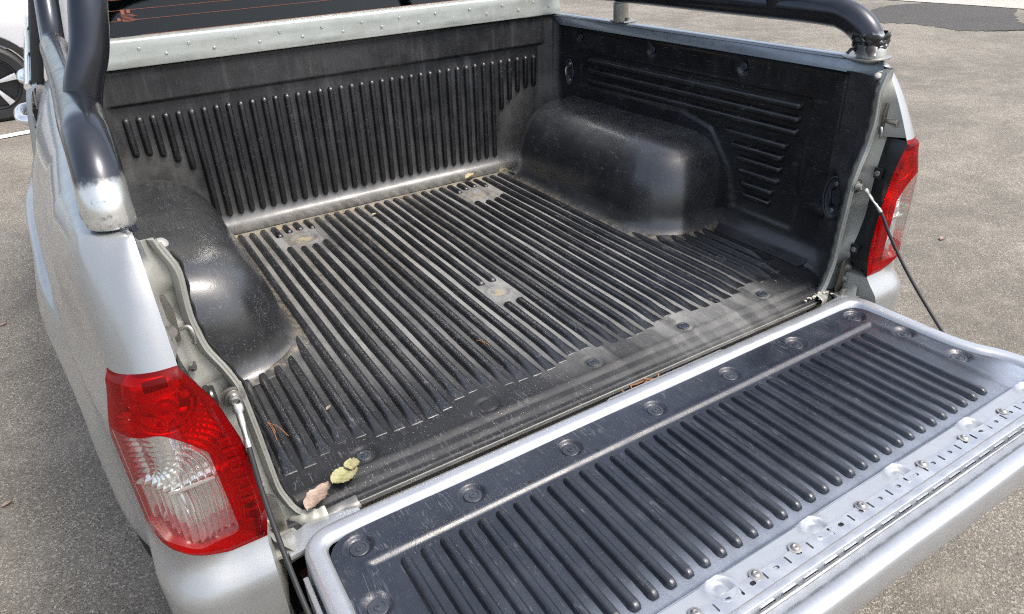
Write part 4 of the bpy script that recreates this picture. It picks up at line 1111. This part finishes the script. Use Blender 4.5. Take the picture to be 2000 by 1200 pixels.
def needles(name, base, tips, label, z=.009):
    e = empty(name, (base[0], base[1], z), label, 'pine needles')
    for tx, ty, tz in tips:
        P = catmull([(0, 0, 0), ((tx-base[0])*.5+.002, (ty-base[1])*.5, .002), (tx-base[0], ty-base[1], tz-z)], 5)
        tube('needle', P, .0007, M['needle'], e, 5)
needles('pine_needles', (-.623, .268), [(-.618, .228, .009), (-.622, .205, .010), (-.600, .212, .004)], 'pair of dry orange pine needles lying across ribs near the left tail light')
needles('pine_needles', (-.163, .292), [(-.155, .262, .006), (-.147, .243, .003)], 'dry orange pine needle in a floor groove at mid bed')
for gx, gy, L0, lb in ((-.969, 1.915, .022, 'tiny dead leaf scrap on the asphalt closest to the truck flank'), (-1.329, 2.664, .030, 'brown leaf scrap on the asphalt midway along the left picture edge'), (-1.295, 1.319, .030, 'brown leaf scrap on the asphalt beside the left rear wheel, lowest at the left'), (2.717, .774, .045, 'orange leaf scrap alone on the open asphalt right of the truck')):
    leaf('leaf_scrap', (gx, gy, GZ+.004), L0, L0*.55, gx*7, LB, lb, 'leaf scrap', curl=.4, ragged=.4)
needles('pine_needles', (-.497, 1.215), [(-.520, 1.165, .02), (-.470, 1.17, .012)], 'dry pine needles in the front corner by the left wheel arch')
# twigs and rusty litter in the hinge gap
for j in range(9):
    a = rng.uniform(0, 3.1); c = np.array((.06+rng.normal(0, .03), -.006+rng.normal(0, .004), -.030+rng.uniform(0, .012))); d = np.array((math.cos(a)*.016, math.sin(a)*.006, rng.uniform(-.004, .006)))
    o = tube('twig', [tuple(c-d), tuple(c), tuple(c+d*.9+np.array((0, .002, .002)))], .0016, M['needle'], None, 6)
    tag(o, 'bit of brown leaf litter caught in the gap before the tailgate', 'twig', 'litter in the tailgate gap')

# ------------------------------------------------------------ parked car behind
CAR = empty('parked_car', (-1.6, 7.6, GZ), 'white car with alloy wheels parked beyond the truck cab', 'car')
cm = Matrix.Translation((-1.6, 7.6, GZ)).inverted()
wc = (-1.40, 7.42, GZ+.345)
M['white'] = paint('white_car_paint', (.42, .42, .42), dirt=.03, metal=.1)
prof = [(-.9, .30), (-.9, .62), (-.86, .78), (-.80, .93), (-.70, 1.0), (-.56, 1.38), (-.40, 1.47), (0, 1.5)]
rows = []
for x in np.linspace(-3.6, .9, 60):
    xr = x+1.6
    row = []
    endf = float(smooth01(.9, .55, x))*float(smooth01(-3.6, -3.2, x))
    for (d, z) in prof:
        zz = GZ+z if z < 1.0 else GZ+1.0+(z-1.0)*float(smooth01(.1, -.6, x))
        row.append((x, 8.3+d*(.88+.12*endf)*(1)-(0 if z < 1.01 else 0), zz))
    rows.append(row)
rows2 = []
bd = grid('car_body', rows, M['white'], CAR, angle=40); 
b = bmesh.new(); b.from_mesh(bd.data)
dl = [f for f in b.faces if math.hypot(f.calc_center_median().x-wc[0], f.calc_center_median().z-wc[2]) < .40 and f.calc_center_median().y < 7.7]
bmesh.ops.delete(b, geom=dl, context='FACES'); b.to_mesh(bd.data); b.free()
rows = []
for a in np.linspace(-.2, math.pi+.2, 30):
    rows.append([(wc[0]+r_*math.cos(a), y_, wc[2]+r_*math.sin(a)) for r_, y_ in ((.43, 7.435), (.425, 7.385), (.365, 7.385), (.36, 7.75))])
grid('wheel_arch', rows, M['rubber'], CAR, angle=40)
wheel('wheel', wc, (0, -1, 0), .345, .22, CAR, 5)
wheel('wheel', (wc[0]-2.6+.0, wc[1], wc[2]), (0, -1, 0), .345, .22, CAR, 5) if False else None
box('sill', (-2.2, 7.45, GZ+.27), (1.1, .12, .14), M['rubber'], CAR, .02)
V = [(-3.0, 7.50, GZ+1.0), (-1.35, 7.50, GZ+1.0), (-1.60, 7.75, GZ+1.40), (-2.9, 7.75, GZ+1.40)]
mesh('side_window', [(a, b_-.03, c) for a, b_, c in V], [(0, 1, 2, 3)], M['glass'], CAR, False)
tube('window_trim', [(-3.0, 7.46, GZ+.99), (-1.30, 7.46, GZ+.99), (-1.56, 7.71, GZ+1.42), (-2.9, 7.71, GZ+1.42)], .014, M['chrome'], CAR, 8)
box('door_mirror', (-1.30, 7.32, GZ+1.03), (.13, .20, .13), M['housing'], CAR, .03)
for ch in CAR.children: ch.matrix_parent_inverse = cm
